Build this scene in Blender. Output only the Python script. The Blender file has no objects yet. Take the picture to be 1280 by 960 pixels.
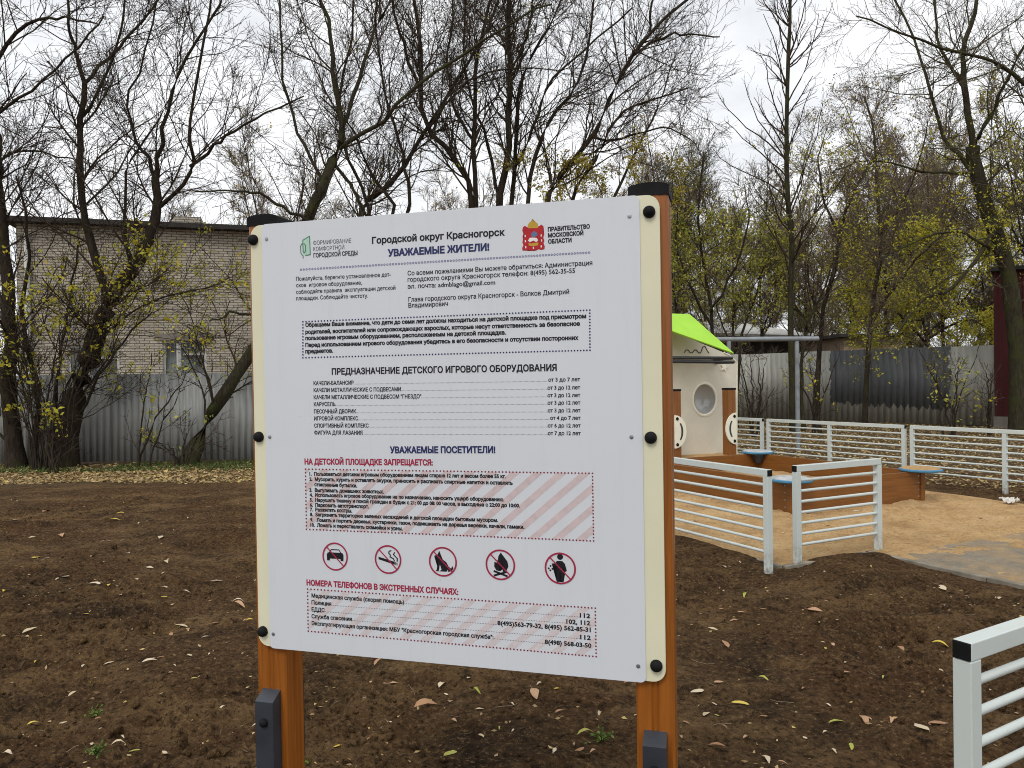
import bpy, bmesh, math, random
import numpy as np
from mathutils import Vector, Matrix
from mathutils.geometry import delaunay_2d_cdt

S = bpy.context.scene
COL = S.collection
R = math.radians

# ------------------------------------------------------------------ camera
F = 963.0                       # focal length in photograph pixels (1280 wide)
PITCH, ROLL, EYE = 6 / 963.0, 0.0139, 1.5
FW = np.array([0, math.cos(PITCH), -math.sin(PITCH)])
_r0 = np.array([1.0, 0, 0]); _u0 = np.cross(_r0, FW)
RT = math.cos(ROLL) * _r0 - math.sin(ROLL) * _u0
UP = math.cos(ROLL) * _u0 + math.sin(ROLL) * _r0
CAM = np.array([0, 0, EYE])
cd = bpy.data.cameras.new('camera'); cam = bpy.data.objects.new('camera', cd); COL.objects.link(cam)
cd.sensor_width = 36.0; cd.lens = F / 1280 * 36.0; cd.clip_start = 0.05; cd.clip_end = 2000
M = Matrix(((RT[0], UP[0], -FW[0], 0), (RT[1], UP[1], -FW[1], 0), (RT[2], UP[2], -FW[2], EYE), (0, 0, 0, 1)))
cam.matrix_world = M
S.camera = cam

# ------------------------------------------------------------------ sky, sun, exposure
SUN_EL, SUN_AZ = R(50), R(205)   # azimuth measured from +Y towards +X
W = bpy.data.worlds.new('World'); S.world = W; W.use_nodes = True
nt = W.node_tree; nt.nodes.clear()
def wn(t, **k):
    n = nt.nodes.new(t)
    for a, b in k.items(): setattr(n, a, b)
    return n
sky = wn('ShaderNodeTexSky', sky_type='NISHITA', sun_disc=False)
sky.sun_elevation = SUN_EL; sky.sun_rotation = SUN_AZ
tc = wn('ShaderNodeTexCoord'); sp = wn('ShaderNodeSeparateXYZ'); nt.links.new(tc.outputs['Generated'], sp.inputs[0])
mx = wn('ShaderNodeMath', operation='MAXIMUM'); nt.links.new(sp.outputs[2], mx.inputs[0]); mx.inputs[1].default_value = 0.0
ad = wn('ShaderNodeMath', operation='ADD'); nt.links.new(mx.outputs[0], ad.inputs[0]); ad.inputs[1].default_value = 0.22
dx = wn('ShaderNodeMath', operation='DIVIDE'); nt.links.new(sp.outputs[0], dx.inputs[0]); nt.links.new(ad.outputs[0], dx.inputs[1])
dy = wn('ShaderNodeMath', operation='DIVIDE'); nt.links.new(sp.outputs[1], dy.inputs[0]); nt.links.new(ad.outputs[0], dy.inputs[1])
cb = wn('ShaderNodeCombineXYZ'); nt.links.new(dx.outputs[0], cb.inputs[0]); nt.links.new(dy.outputs[0], cb.inputs[1])
nz = wn('ShaderNodeTexNoise'); nz.inputs['Scale'].default_value = 1.5; nz.inputs['Detail'].default_value = 7; nz.inputs['Roughness'].default_value = 0.55
nz.inputs['Distortion'].default_value = 0.5
nt.links.new(cb.outputs[0], nz.inputs['Vector'])
rp = wn('ShaderNodeValToRGB'); nt.links.new(nz.outputs[0], rp.inputs[0])
rp.color_ramp.elements[0].position = 0.30; rp.color_ramp.elements[0].color = (0.60, 0.62, 0.65, 1)
rp.color_ramp.elements[1].position = 0.68; rp.color_ramp.elements[1].color = (1.0, 1.0, 1.0, 1)
e = rp.color_ramp.elements.new(0.5); e.color = (0.85, 0.86, 0.875, 1)
vs = wn('ShaderNodeVectorMath', operation='SCALE'); nt.links.new(rp.outputs[0], vs.inputs[0]); vs.inputs['Scale'].default_value = 10.4
mixs = wn('ShaderNodeMix', data_type='RGBA'); mixs.inputs[0].default_value = 0.93
nt.links.new(sky.outputs[0], mixs.inputs[6]); nt.links.new(vs.outputs[0], mixs.inputs[7])
bg = wn('ShaderNodeBackground'); bg.inputs[1].default_value = 0.1
nt.links.new(mixs.outputs[2], bg.inputs[0])
wo = wn('ShaderNodeOutputWorld'); nt.links.new(bg.outputs[0], wo.inputs[0])
sl = bpy.data.lights.new('sun', 'SUN'); sun = bpy.data.objects.new('sun', sl); COL.objects.link(sun)
sl.energy = 1.15; sl.angle = R(18); sl.color = (1.0, 0.96, 0.9)
sd = Vector((math.sin(SUN_AZ) * math.cos(SUN_EL), math.cos(SUN_AZ) * math.cos(SUN_EL), math.sin(SUN_EL)))
sun.rotation_euler = sd.to_track_quat('Z', 'Y').to_euler(); sun.location = (0, 0, 30)
S.cycles.filter_width = 1.0; S.cycles.use_denoising = True; S.cycles.denoiser = 'OPENIMAGEDENOISE'; S.cycles.denoising_input_passes = 'RGB_ALBEDO_NORMAL'; S.cycles.denoising_prefilter = 'NONE'; S.cycles.sample_clamp_indirect = 3.0
S.cycles.max_bounces = 5; S.cycles.diffuse_bounces = 3; S.cycles.use_adaptive_sampling = False
S.view_settings.view_transform = 'Standard'; S.view_settings.look = 'None'
S.view_settings.exposure = 0.28; S.view_settings.gamma = 1.0; S.view_settings.use_curve_mapping = False

# ------------------------------------------------------------------ helpers
def ray(px, py): return FW * F + RT * (px - 640) - UP * (py - 480)
def at(px, py, Y):
    d = ray(px, py); return CAM + d * (Y / d[1])
def atz(px, py, z=0.0):
    d = ray(px, py); return CAM + d * ((z - EYE) / d[2])

class Mat:
    """small node-tree builder"""
    def __init__(s, name, rough=0.8, spec=0.3, metal=0.0):
        s.m = bpy.data.materials.new(name); s.m.use_nodes = True
        s.t = s.m.node_tree; s.b = s.t.nodes['Principled BSDF']
        s.b.inputs['Roughness'].default_value = rough; s.b.inputs['Metallic'].default_value = metal
        s.b.inputs['Specular IOR Level'].default_value = spec
        s.tc = None
    def n(s, t, **k):
        n = s.t.nodes.new(t)
        for a, b in k.items(): setattr(n, a, b)
        return n
    def l(s, a, b): s.t.links.new(a, b)
    def obj(s):
        if not s.tc: s.tc = s.n('ShaderNodeTexCoord')
        return s.tc.outputs['Object']
    def mapped(s, scale):
        mp = s.n('ShaderNodeMapping'); mp.inputs['Scale'].default_value = scale
        s.l(s.obj(), mp.inputs[0]); return mp.outputs[0]
    def noise(s, scale, detail=5, rough=0.55, vec=None, dist=0.0):
        n = s.n('ShaderNodeTexNoise'); n.inputs['Scale'].default_value = scale
        n.inputs['Detail'].default_value = detail; n.inputs['Roughness'].default_value = rough
        n.inputs['Distortion'].default_value = dist
        s.l(vec if vec is not None else s.obj(), n.inputs['Vector']); return n.outputs[0]
    def ramp(s, fac, stops):
        r = s.n('ShaderNodeValToRGB'); s.l(fac, r.inputs[0]); el = r.color_ramp.elements
        while len(el) < len(stops): el.new(0.5)
        for q, (p, c) in zip(el, stops):
            q.position = p; q.color = (c, c, c, 1) if isinstance(c, (int, float)) else (*c, 1)
        return r.outputs[0]
    def mix(s, fac, a, b, mode='MIX'):
        x = s.n('ShaderNodeMix', data_type='RGBA', blend_type=mode)
        for v, i in ((fac, 0), (a, 6), (b, 7)):
            if hasattr(v, 'is_linked'): s.l(v, x.inputs[i])
            elif i == 0: x.inputs[0].default_value = v
            else: x.inputs[i].default_value = (*v, 1)
        return x.outputs[2]
    def math(s, op, a, b=0.0, clamp=False):
        x = s.n('ShaderNodeMath', operation=op, use_clamp=clamp)
        for v, i in ((a, 0), (b, 1)):
            if hasattr(v, 'is_linked'): s.l(v, x.inputs[i])
            else: x.inputs[i].default_value = v
        return x.outputs[0]
    def xyz(s, vec=None):
        q = s.n('ShaderNodeSeparateXYZ'); s.l(vec if vec is not None else s.obj(), q.inputs[0]); return q.outputs
    def color(s, c):
        if hasattr(c, 'is_linked'): s.l(c, s.b.inputs['Base Color'])
        else: s.b.inputs['Base Color'].default_value = (*c, 1)
        return s
    def rough(s, r): s.l(r, s.b.inputs['Roughness']); return s
    def bump(s, h, strength=0.3, dist=0.01):
        b = s.n('ShaderNodeBump'); b.inputs['Strength'].default_value = strength; b.inputs['Distance'].default_value = dist
        s.l(h, b.inputs['Height']); s.l(b.outputs[0], s.b.inputs['Normal']); return s

def soft(name, c, var=0.12, scale=6, rough=0.6, bump=0.0, spec=0.3, metal=0.0, bscale=60):
    m = Mat(name, rough, spec, metal)
    a = tuple(x * (1 - var) for x in c); b = tuple(min(1, x * (1 + var)) for x in c)
    m.color(m.ramp(m.noise(scale), [(0.3, a), (0.7, b)]))
    if bump: m.bump(m.noise(bscale), bump, 0.004)
    return m.m

class MB:
    """collects shapes and links them as ONE mesh object"""
    def __init__(s): s.b = bmesh.new()
    def box(s, c, d, rot=None, bev=0.0):
        g = bmesh.ops.create_cube(s.b, size=1.0)
        m = Matrix.Translation(Vector(c)) @ (rot if rot is not None else Matrix.Identity(4)) @ Matrix.Diagonal((d[0], d[1], d[2], 1))
        bmesh.ops.transform(s.b, matrix=m, verts=g['verts'])
        if bev:
            ed = list({e for v in g['verts'] for e in v.link_edges})
            bmesh.ops.bevel(s.b, geom=ed, offset=bev, segments=2, affect='EDGES', profile=0.5)
        return s
    def tube(s, a, b, r, r2=None, seg=12):
        a = Vector(a); b = Vector(b); d = b - a
        m = Matrix.Translation((a + b) / 2) @ d.to_track_quat('Z', 'Y').to_matrix().to_4x4()
        bmesh.ops.create_cone(s.b, cap_ends=True, segments=seg, radius1=r, radius2=r if r2 is None else r2, depth=d.length, matrix=m)
        return s
    def prism(s, pts, ext):
        """closed polygon (3-D points) pushed along ext"""
        e = Vector(ext); v = [s.b.verts.new(Vector(p)) for p in pts]; w = [s.b.verts.new(Vector(p) + e) for p in pts]
        n = len(pts); s.b.faces.new(v); s.b.faces.new(w[::-1])
        for i in range(n): s.b.faces.new((v[i], w[i], w[(i + 1) % n], v[(i + 1) % n]))
        return s
    def poly(s, pts):
        s.b.faces.new([s.b.verts.new(Vector(p)) for p in pts]); return s
    def lathe(s, prof, m=None, seg=20):
        rings = []
        m = m or Matrix.Identity(4)
        for r, z in prof:
            if r < 1e-6: rings.append([s.b.verts.new(m @ Vector((0, 0, z)))])
            else: rings.append([s.b.verts.new(m @ Vector((r * math.cos(2 * math.pi * k / seg), r * math.sin(2 * math.pi * k / seg), z))) for k in range(seg)])
        for p, q in zip(rings, rings[1:]):
            for k in range(seg):
                a = [p[k % len(p)], p[(k + 1) % len(p)], q[(k + 1) % len(q)], q[k % len(q)]]
                u = []
                for x in a:
                    if x not in u: u.append(x)
                if len(u) > 2: s.b.faces.new(u)
        return s
    def build(s, name, mat, parent=None, smooth=False, normals=True):
        if normals: bmesh.ops.recalc_face_normals(s.b, faces=s.b.faces)
        me = bpy.data.meshes.new(name); s.b.to_mesh(me); s.b.free()
        if smooth:
            for p in me.polygons: p.use_smooth = True
            me.set_sharp_from_angle(angle=R(40))
        me.materials.append(mat)
        o = bpy.data.objects.new(name, me); COL.objects.link(o)
        if parent: o.parent = parent
        return o

def npmesh(name, V, Q, mat, parent=None, smooth=False):
    """V (n,3), Q (m,k) faces of k corners, or a list of such"""
    V = np.asarray(V, np.float32)
    Qs = [np.asarray(q, np.int32) for q in (Q if isinstance(Q, list) else [Q]) if len(q)]
    me = bpy.data.meshes.new(name)
    me.vertices.add(len(V)); me.vertices.foreach_set('co', V.ravel())
    idx = np.concatenate([q.ravel() for q in Qs]); tot = np.concatenate([np.full(len(q), q.shape[1], np.int32) for q in Qs])
    me.loops.add(len(idx)); me.loops.foreach_set('vertex_index', idx)
    me.polygons.add(len(tot)); me.polygons.foreach_set('loop_start', np.concatenate([[0], np.cumsum(tot)[:-1]]).astype(np.int32))
    me.polygons.foreach_set('loop_total', tot)
    if smooth: me.polygons.foreach_set('use_smooth', np.ones(len(tot), bool))
    me.update(calc_edges=True)
    me.materials.append(mat)
    o = bpy.data.objects.new(name, me); COL.objects.link(o)
    if parent: o.parent = parent
    return o

def tag(o, label=None, cat=None, group=None, kind=None):
    if label: o['label'] = label
    if cat: o['category'] = cat
    if group: o['group'] = group
    if kind: o['kind'] = kind
    return o
def thing(name, label, cat, loc=(0, 0, 0), rz=0.0, group=None):
    o = bpy.data.objects.new(name, None); COL.objects.link(o); o.empty_display_size = 0.2
    o.location = loc; o.rotation_euler = (0, 0, rz)
    return tag(o, label, cat, group)
def copy_tree(o, parent=None):
    c = o.copy(); COL.objects.link(c)
    if parent: c.parent = parent
    for ch in list(o.children): copy_tree(ch, c)
    return c

# ------------------------------------------------------------------ noise
def _hash(ix, iy, seed):
    h = (ix.astype(np.int64) * 374761393 + iy.astype(np.int64) * 668265263 + seed * 974634541) & 0x7fffffff
    h = ((h ^ (h >> 13)) * 1274126177) & 0x7fffffff
    return ((h ^ (h >> 16)) & 0xffff) / 65535.0
def vnoise(x, y, seed=0):
    ix = np.floor(x); iy = np.floor(y); fx = x - ix; fy = y - iy
    fx = fx * fx * fx * (fx * (fx * 6 - 15) + 10); fy = fy * fy * fy * (fy * (fy * 6 - 15) + 10)
    a = _hash(ix, iy, seed); b = _hash(ix + 1, iy, seed); c = _hash(ix, iy + 1, seed); d = _hash(ix + 1, iy + 1, seed)
    return (a * (1 - fx) + b * fx) * (1 - fy) + (c * (1 - fx) + d * fx) * fy - 0.5

# ------------------------------------------------------------------ layout of the ground
u = np.array([0.891, 0.4536]); v = np.array([-0.4536, 0.891])      # the playground's two directions
C0 = np.array([2.08, 6.02]); C1 = C0 + u * 1.02; C2 = C1 - v * 3.0
def uv_of(x, y): return (x - C0[0]) * u[0] + (y - C0[1]) * u[1], (x - C0[0]) * v[0] + (y - C0[1]) * v[1]
FAR_U = 4.98                                                        # where the far railing stands
def sand_sd(x, y):
    a, b = uv_of(x, y)
    d = np.maximum(np.maximum(-a, a - (FAR_U - 0.45)), np.maximum(b - 6.6, -b))
    d2 = np.maximum(np.maximum(1.02 - a, a - (FAR_U - 0.45)), np.maximum(b - 6.6, -3.0 - b))
    return np.minimum(d, d2)
def sand_mask(x, y, soft_w=0.05): return np.clip(0.5 - sand_sd(x, y) / soft_w, 0, 1)
def soil_h(x, y):
    r = np.hypot(x, y)
    near = np.clip(1.25 - r / 22.0, 0.25, 1)
    h = 0.06 * vnoise(x / 1.3, y / 1.3, 1) + 0.085 * vnoise(x / 0.55 + 3, y / 0.4, 2) + 0.04 * vnoise(x / 0.2 + 3, y / 0.13, 12)
    patch = np.clip(vnoise(x / 0.9 + 7, y / 1.1, 9) * 2.0 + 0.75, 0.35, 1)      # raked clods here, trodden smooth there
    c = 0.022 * (0.5 - 2 * np.abs(vnoise(x / 0.17 + 5, y / 0.17, 3))) + 0.027 * (0.5 - 2 * np.abs(vnoise(x / 0.075, y / 0.075 + 4, 4))) \
        + 0.026 * vnoise(x / 0.034, y / 0.034, 5) + 0.011 * vnoise(x / 0.016, y / 0.016, 6)
    h = h + c * patch
    far = np.clip((r - 10.5) / 3.0, 0, 1)
    return h * near * (1 - 0.75 * far)
def ground_h(x, y):
    m = sand_mask(x, y, 0.5)
    edge = np.clip(sand_mask(x, y, 1.0) * 1.6, 0, 1)
    spill = np.exp(-(sand_sd(x, y) / 0.16) ** 2) * np.clip(vnoise(x / 0.42, y / 0.42, 33) * 0.13 + 0.005, 0, 0.05)
    return spill + soil_h(x, y) * (1 - edge) - 0.012 - 0.06 * np.clip(m * 2 - 1, 0, 1)
def gz(x, y): return float(ground_h(np.array([float(x)]), np.array([float(y)]))[0])
def sand_h(x, y):
    k = np.clip(-sand_sd(x, y) / 0.3, 0, 1)
    return 0.004 + k * 0.012 + (0.12 + 0.88 * k) * (0.03 * vnoise(x / 0.8, y / 0.8, 21) + 0.045 * vnoise(x / 0.24, y / 0.2, 22) + 0.028 * vnoise(x / 0.08, y / 0.08, 23) + 0.007 * vnoise(x / 0.035, y / 0.035, 24))

# ------------------------------------------------------------------ materials
def soil_mat():
    m = Mat('bare_soil', 0.95, 0.10)
    big = m.noise(0.8, 4, 0.6); mid = m.noise(7, 6, 0.7); fine = m.noise(42, 5, 0.75)
    base = m.ramp(mid, [(0.30, (0.063, 0.035, 0.016)), (0.5, (0.130, 0.076, 0.034)), (0.70, (0.219, 0.131, 0.062))])
    red = m.mix(m.ramp(big, [(0.42, 0.0), (0.65, 0.7)]), base, (0.121, 0.061, 0.028))
    dry = m.mix(m.ramp(m.noise(1.0, 7, 0.68, m.mapped((0.9, 1.7, 1.0)), 0.7), [(0.47, 0.0), (0.62, 0.85)]), red, (0.261, 0.160, 0.074))
    dry = m.mix(m.ramp(m.noise(1.3, 6, 0.7, m.mapped((1.0, 1.4, 1.0)), 0.4), [(0.34, 0.75), (0.50, 0.0)]), dry, (0.039, 0.025, 0.015))
    grit_shade = m.mix(m.ramp(fine, [(0.54, 0.0), (0.66, 0.8)]), dry, (0.356, 0.221, 0.106))
    grit_shade = m.mix(m.ramp(m.noise(17, 6, 0.75), [(0.36, 0.8), (0.47, 0.0)]), grit_shade, (0.023, 0.015, 0.010))  # dark pits between crumbs: their shade is painted into the colour
    grit_shade = m.mix(m.ramp(fine, [(0.34, 0.9), (0.47, 0.0)]), grit_shade, (0.019, 0.011, 0.004))  # finer pits, shaded by colour as well
    # leaf mould and grass under the trees (farther than the raked plot)
    o = m.xyz()
    edge = m.math('ADD', o[1], m.math('MULTIPLY', m.noise(0.8, 5, 0.6), 2.4))
    mould = m.ramp(m.noise(14, 6, 0.7), [(0.3, (0.05, 0.032, 0.018)), (0.5, (0.13, 0.088, 0.045)), (0.7, (0.26, 0.19, 0.10))])
    m.color(m.mix(m.math('MULTIPLY', m.math('SUBTRACT', edge, 12.6), 1.6, True), grit_shade, mould))
    h = m.math('ADD', m.math('MULTIPLY', m.noise(60, 6, 0.8), 0.7), m.math('MULTIPLY', m.noise(220, 3, 0.75), 0.3))
    m.bump(h, 1.0, 0.06)
    return m.m
def sand_mat():
    m = Mat('building_sand', 0.95, 0.15)
    c = m.ramp(m.noise(2.2, 6, 0.65), [(0.3, (0.45, 0.275, 0.125)), (0.5, (0.65, 0.42, 0.20)), (0.7, (0.74, 0.52, 0.27))])
    c = m.mix(m.ramp(m.noise(30, 6, 0.75), [(0.50, 0.0), (0.68, 0.65)]), c, (0.22, 0.13, 0.06))
    c = m.mix(m.ramp(m.noise(0.7, 4, 0.6), [(0.55, 0.0), (0.7, 0.45)]), c, (0.25, 0.16, 0.085))
    m.color(c); m.bump(m.noise(70, 6, 0.8), 1.0, 0.03)
    return m.m
MSOIL = soil_mat(); MSAND = sand_mat()
def path_mat():
    m = Mat('grey_rubber_path', 1.0, 0.05)
    g = m.ramp(m.noise(9, 6, 0.7), [(0.3, (0.20, 0.185, 0.155)), (0.7, (0.33, 0.295, 0.235))])
    dust = m.ramp(m.noise(2.4, 7, 0.72, dist=0.7), [(0.40, 0.0), (0.70, 0.85)])
    c = m.mix(dust, g, m.ramp(m.noise(8, 6, .75), [(0.3, (0.42, 0.265, 0.125)), (0.7, (0.62, 0.41, 0.20))]))
    m.color(c); m.bump(m.noise(80, 6, 0.8), 0.9, 0.02); return m.m
MPATH = path_mat()
MKERB = soft('kerb_concrete', (0.21, 0.185, 0.145), 0.45, 6, 0.9, 0.5)

def powder(name, c):
    m = Mat(name, 0.42, 0.4)
    k = m.mix(m.ramp(m.noise(3.5, 6, 0.7), [(0.55, 0.0), (0.8, 0.28)]), c, (0.42, 0.40, 0.34))
    z = m.xyz()[2]
    mud = m.math('MULTIPLY', m.math('SUBTRACT', m.math('ADD', 0.20, m.math('MULTIPLY', m.noise(22, 6, 0.75), 0.0)), z), 4.0, True)
    mud = m.math('MULTIPLY', mud, m.ramp(m.noise(26, 6, 0.75), [(0.42, 0.0), (0.60, 1.0)]))
    k = m.mix(mud, k, (0.16, 0.11, 0.065))
    k = m.mix(m.ramp(m.noise(55, 3, 0.6), [(0.70, 0.0), (0.78, 0.6)]), k, (0.25, 0.22, 0.17))
    m.color(k); m.bump(m.noise(40, 3), 0.05, 0.002); return m.m
MWHITE = powder('white_powder_coat', (0.56, 0.61, 0.585))
MCAP = soft('black_plastic', (0.009, 0.009, 0.010), 0.3, 20, 0.65, 0.1, 0.12)
def wood(name, c, grain=(70, 70, 2.5), rough=0.38):
    m = Mat(name, rough, 0.45)
    vec = m.mapped(grain)
    g = m.noise(1.0, 6, 0.65, vec, 0.6)
    a = tuple(x * 0.62 for x in c); b = tuple(x * 1.3 for x in c)
    k = m.ramp(g, [(0.28, a), (0.5, c), (0.75, b)])
    k = m.mix(m.ramp(m.noise(2.0, 4, 0.6), [(0.45, 0.0), (0.75, 0.35)]), k, tuple(x * 0.6 for x in c))
    m.color(k); m.bump(g, 0.12, 0.002); return m.m
MPOST = wood('stained_pine', (0.29, 0.090, 0.011))
MPLY = wood('stained_plywood', (0.20, 0.076, 0.015), (3, 3, 60), 0.36)
MHPOST = wood('stained_pine_dark', (0.22, 0.080, 0.014))
MCREAM = soft('cream_laminate', (0.70, 0.68, 0.50), 0.05, 3, 0.45, 0.03)
MHCREAM = soft('cream_panel', (0.66, 0.625, 0.52), 0.08, 3, 0.5, 0.03)
def sheet_mat():
    m = Mat('white_printed_sheet', 0.34, 0.4)
    c = m.mix(m.ramp(m.noise(2.3, 6, 0.7, dist=0.8), [(0.5, 0.0), (0.85, 0.16)]), (0.63, 0.66, 0.705), (0.54, 0.55, 0.55))
    c = m.mix(m.ramp(m.noise(38, 3, 0.6), [(0.74, 0.0), (0.80, 0.5)]), c, (0.42, 0.41, 0.38))
    st = m.noise(1.0, 5, 0.7, m.mapped((26, 26, 1.6)))
    c = m.mix(m.ramp(st, [(0.52, 0.0), (0.80, 0.22)]), c, (0.50, 0.49, 0.45))
    m.color(c); m.bump(m.noise(3, 3), 0.12, 0.01); return m.m
MSHEET = sheet_mat()
def ink(name, c): return soft(name, c, 0.1, 40, 0.5)
IBLK = ink('black_ink', (0.010, 0.010, 0.013)); IGRY = ink('grey_ink', (0.05, 0.055, 0.062)); INAVY = ink('navy_ink', (0.022, 0.028, 0.115))
IRED = ink('crimson_ink', (0.34, 0.022, 0.065)); IPINK = ink('pink_ink', (0.575, 0.475, 0.48)); IPNK2 = ink('faint_pink_ink', (0.60, 0.54, 0.555)); IDKR = ink('dark_red_ink', (0.20, 0.018, 0.04))
IGRN = ink('green_ink', (0.035, 0.19, 0.10)); IPALE = ink('pale_green_ink', (0.42, 0.60, 0.50)); IGOLD = ink('gold_ink', (0.50, 0.31, 0.035))
ISHRED = ink('shield_red_ink', (0.42, 0.012, 0.02)); IBLUE = ink('blue_ink', (0.10, 0.16, 0.27)); IWHT = ink('white_ink', (0.75, 0.74, 0.72)); IRING = ink('violet_grey_ink', (0.17, 0.18, 0.33))
MDUST = soft('dusty_pale_plastic', (0.40, 0.42, 0.42), .35, 14, .8, .4)
MSTEEL = soft('dark_painted_steel', (0.030, 0.035, 0.045), 0.25, 12, 0.40, 0.15, 0.5)
MRIVET = soft('rivet_steel', (0.33, 0.35, 0.38), 0.2, 40, 0.35, 0, 0.5, 0.8)
MPIPE = soft('galvanised_pipe', (0.24, 0.26, 0.275), 0.25, 6, 0.5, 0.15, 0.4, 0.3)
MBLUE = soft('blue_plastic', (0.06, 0.21, 0.36), 0.12, 6, 0.4)
MGREEN = soft('lime_green_panel', (0.37, 0.70, 0.05), 0.05, 4, 0.45, 0.03)
MDOME = soft('clear_grey_dome', (0.45, 0.45, 0.43), 0.08, 2, 0.12, 0, 0.8)
MBAR = soft('black_bar', (0.02, 0.021, 0.024), 0.2, 8, 0.35, 0, 0.5)
MPALE = soft('pale_plastic', (0.78, 0.76, 0.62), 0.06, 6, 0.45)
def bark(name, c, moss=0.0):
    m = Mat(name, 0.95, 0.1)
    g = m.noise(1.0, 7, 0.7, m.mapped((22, 22, 5)), 0.8)
    k = m.ramp(g, [(0.3, tuple(x * 0.4 for x in c)), (0.52, c), (0.74, tuple(x * 1.9 for x in c))])
    if moss: k = m.mix(m.ramp(m.noise(2.5, 5, 0.65), [(0.48, 0.0), (0.62, moss)]), k, (0.055, 0.062, 0.020))
    m.color(k); m.bump(g, 0.9, 0.03); return m.m
MBARK = bark('willow_bark', (0.040, 0.030, 0.023), 0.35)
MBARK2 = bark('mossy_bark', (0.046, 0.040, 0.026), 0.7)
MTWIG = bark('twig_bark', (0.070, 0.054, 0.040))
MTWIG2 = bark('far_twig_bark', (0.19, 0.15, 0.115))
MTWIG3 = bark('olive_twig_bark', (0.11, 0.093, 0.06), 0.4)
def leafm(name, stops, trans=0.35):
    m = Mat(name, 0.6, 0.25)
    g = m.n('ShaderNodeNewGeometry'); c = m.ramp(g.outputs['Random Per Island'], stops); m.color(c)
    tr = m.n('ShaderNodeBsdfTranslucent'); m.l(c, tr.inputs[0])
    ms = m.n('ShaderNodeMixShader'); ms.inputs[0].default_value = trans
    out = [n for n in m.t.nodes if n.type == 'OUTPUT_MATERIAL'][0]
    m.l(m.b.outputs[0], ms.inputs[1]); m.l(tr.outputs[0], ms.inputs[2]); m.l(ms.outputs[0], out.inputs[0])
    return m.m
LYEL = leafm('yellow_green_leaf', [(0.0, (0.535, 0.482, 0.045)), (0.4, (0.392, 0.411, 0.053)), (0.75, (0.642, 0.499, 0.036)), (1.0, (0.232, 0.285, 0.053))])
LGRN = leafm('olive_green_leaf', [(0.0, (0.249, 0.289, 0.064)), (0.5, (0.410, 0.419, 0.088)), (1.0, (0.675, 0.575, 0.088))])
LOLV = leafm('ochre_leaf', [(0.0, (0.392, 0.285, 0.053)), (0.5, (0.285, 0.285, 0.053)), (1.0, (0.535, 0.392, 0.062))])
LBRN = leafm('brown_seed_cluster', [(0.0, (0.085, 0.058, 0.038)), (0.5, (0.13, 0.092, 0.062)), (1.0, (0.19, 0.14, 0.10))], 0.2)
LLIT = leafm('leaf_litter', [(0.0, (0.413, 0.300, 0.150)), (0.3, (0.250, 0.156, 0.075)), (0.6, (0.525, 0.400, 0.213)), (0.85, (0.550, 0.413, 0.138)), (1.0, (0.150, 0.094, 0.050))], 0.1)
LGRS = leafm('short_grass', [(0.0, (0.045, 0.085, 0.018)), (0.6, (0.075, 0.12, 0.03)), (1.0, (0.14, 0.15, 0.05))], 0.2)

# ------------------------------------------------------------------ ground sheet (to the horizon)
def ground():
    th = np.concatenate([np.linspace(-43, 43, 1050), np.linspace(43, 317, 70)[1:-1]]) * math.pi / 180
    rr = np.concatenate([[0.02, 0.8, 1.6, 2.1], np.geomspace(2.4, 17, 760), np.geomspace(17, 600, 60)[1:]])
    T, Q = np.meshgrid(th, rr); X = np.sin(T) * Q; Y = np.cos(T) * Q
    Z = ground_h(X, Y)
    n, k = X.shape
    V = np.stack([X, Y, Z], -1).reshape(-1, 3)
    i = np.arange(n - 1)[:, None] * k + np.arange(k)[None]; j = np.arange(n - 1)[:, None] * k + (np.arange(k)[None] + 1) % k
    q = np.stack([i, i + k, j + k, j], -1).reshape(-1, 4)
    return tag(npmesh('ground', V, q[:, ::-1], MSOIL, smooth=True), kind='structure')
ground()
def grid_sheet(name, p0, ax, la, ay, lb, step, hf, mat):
    a = np.arange(0, la + step, step); b = np.arange(0, lb + step, step)
    A, B = np.meshgrid(a, b); X = p0[0] + ax[0] * A + ay[0] * B; Y = p0[1] + ax[1] * A + ay[1] * B
    V = np.stack([X, Y, hf(X, Y)], -1).reshape(-1, 3); n, k = X.shape
    i = np.arange(n - 1)[:, None] * k + np.arange(k - 1)[None]
    q = np.stack([i, i + 1, i + k + 1, i + k], -1).reshape(-1, 4)
    return tag(npmesh(name, V, q, mat, smooth=True), kind='structure')
w_s = FAR_U - 0.45
grid_sheet('sand', C0 + u * 0.02 + v * 0.02, u, w_s, v, 6.6, 0.022, sand_h, MSAND)
grid_sheet('sand', C1 + u * 0.02 - v * 3.0, u, w_s - 1.02, v, 3.06, 0.022, lambda x, y: sand_h(x, y) - 0.001, MSAND)
# grey rubber path lying at the edge of the sand
pp0 = C1 + u * 0.026 - v * 3.0
def path_h(x, y):
    k = np.clip(-sand_sd(x, y) / 0.35, 0, 1)
    return 0.008 + k * 0.024 + 0.012 * k * vnoise(x / 0.9, y / 0.9, 41) + 0.004 * k * vnoise(x / 0.06, y / 0.06, 42)
grid_sheet('path', pp0, u, 1.75, v, 2.75, 0.03, path_h, MPATH)
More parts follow.
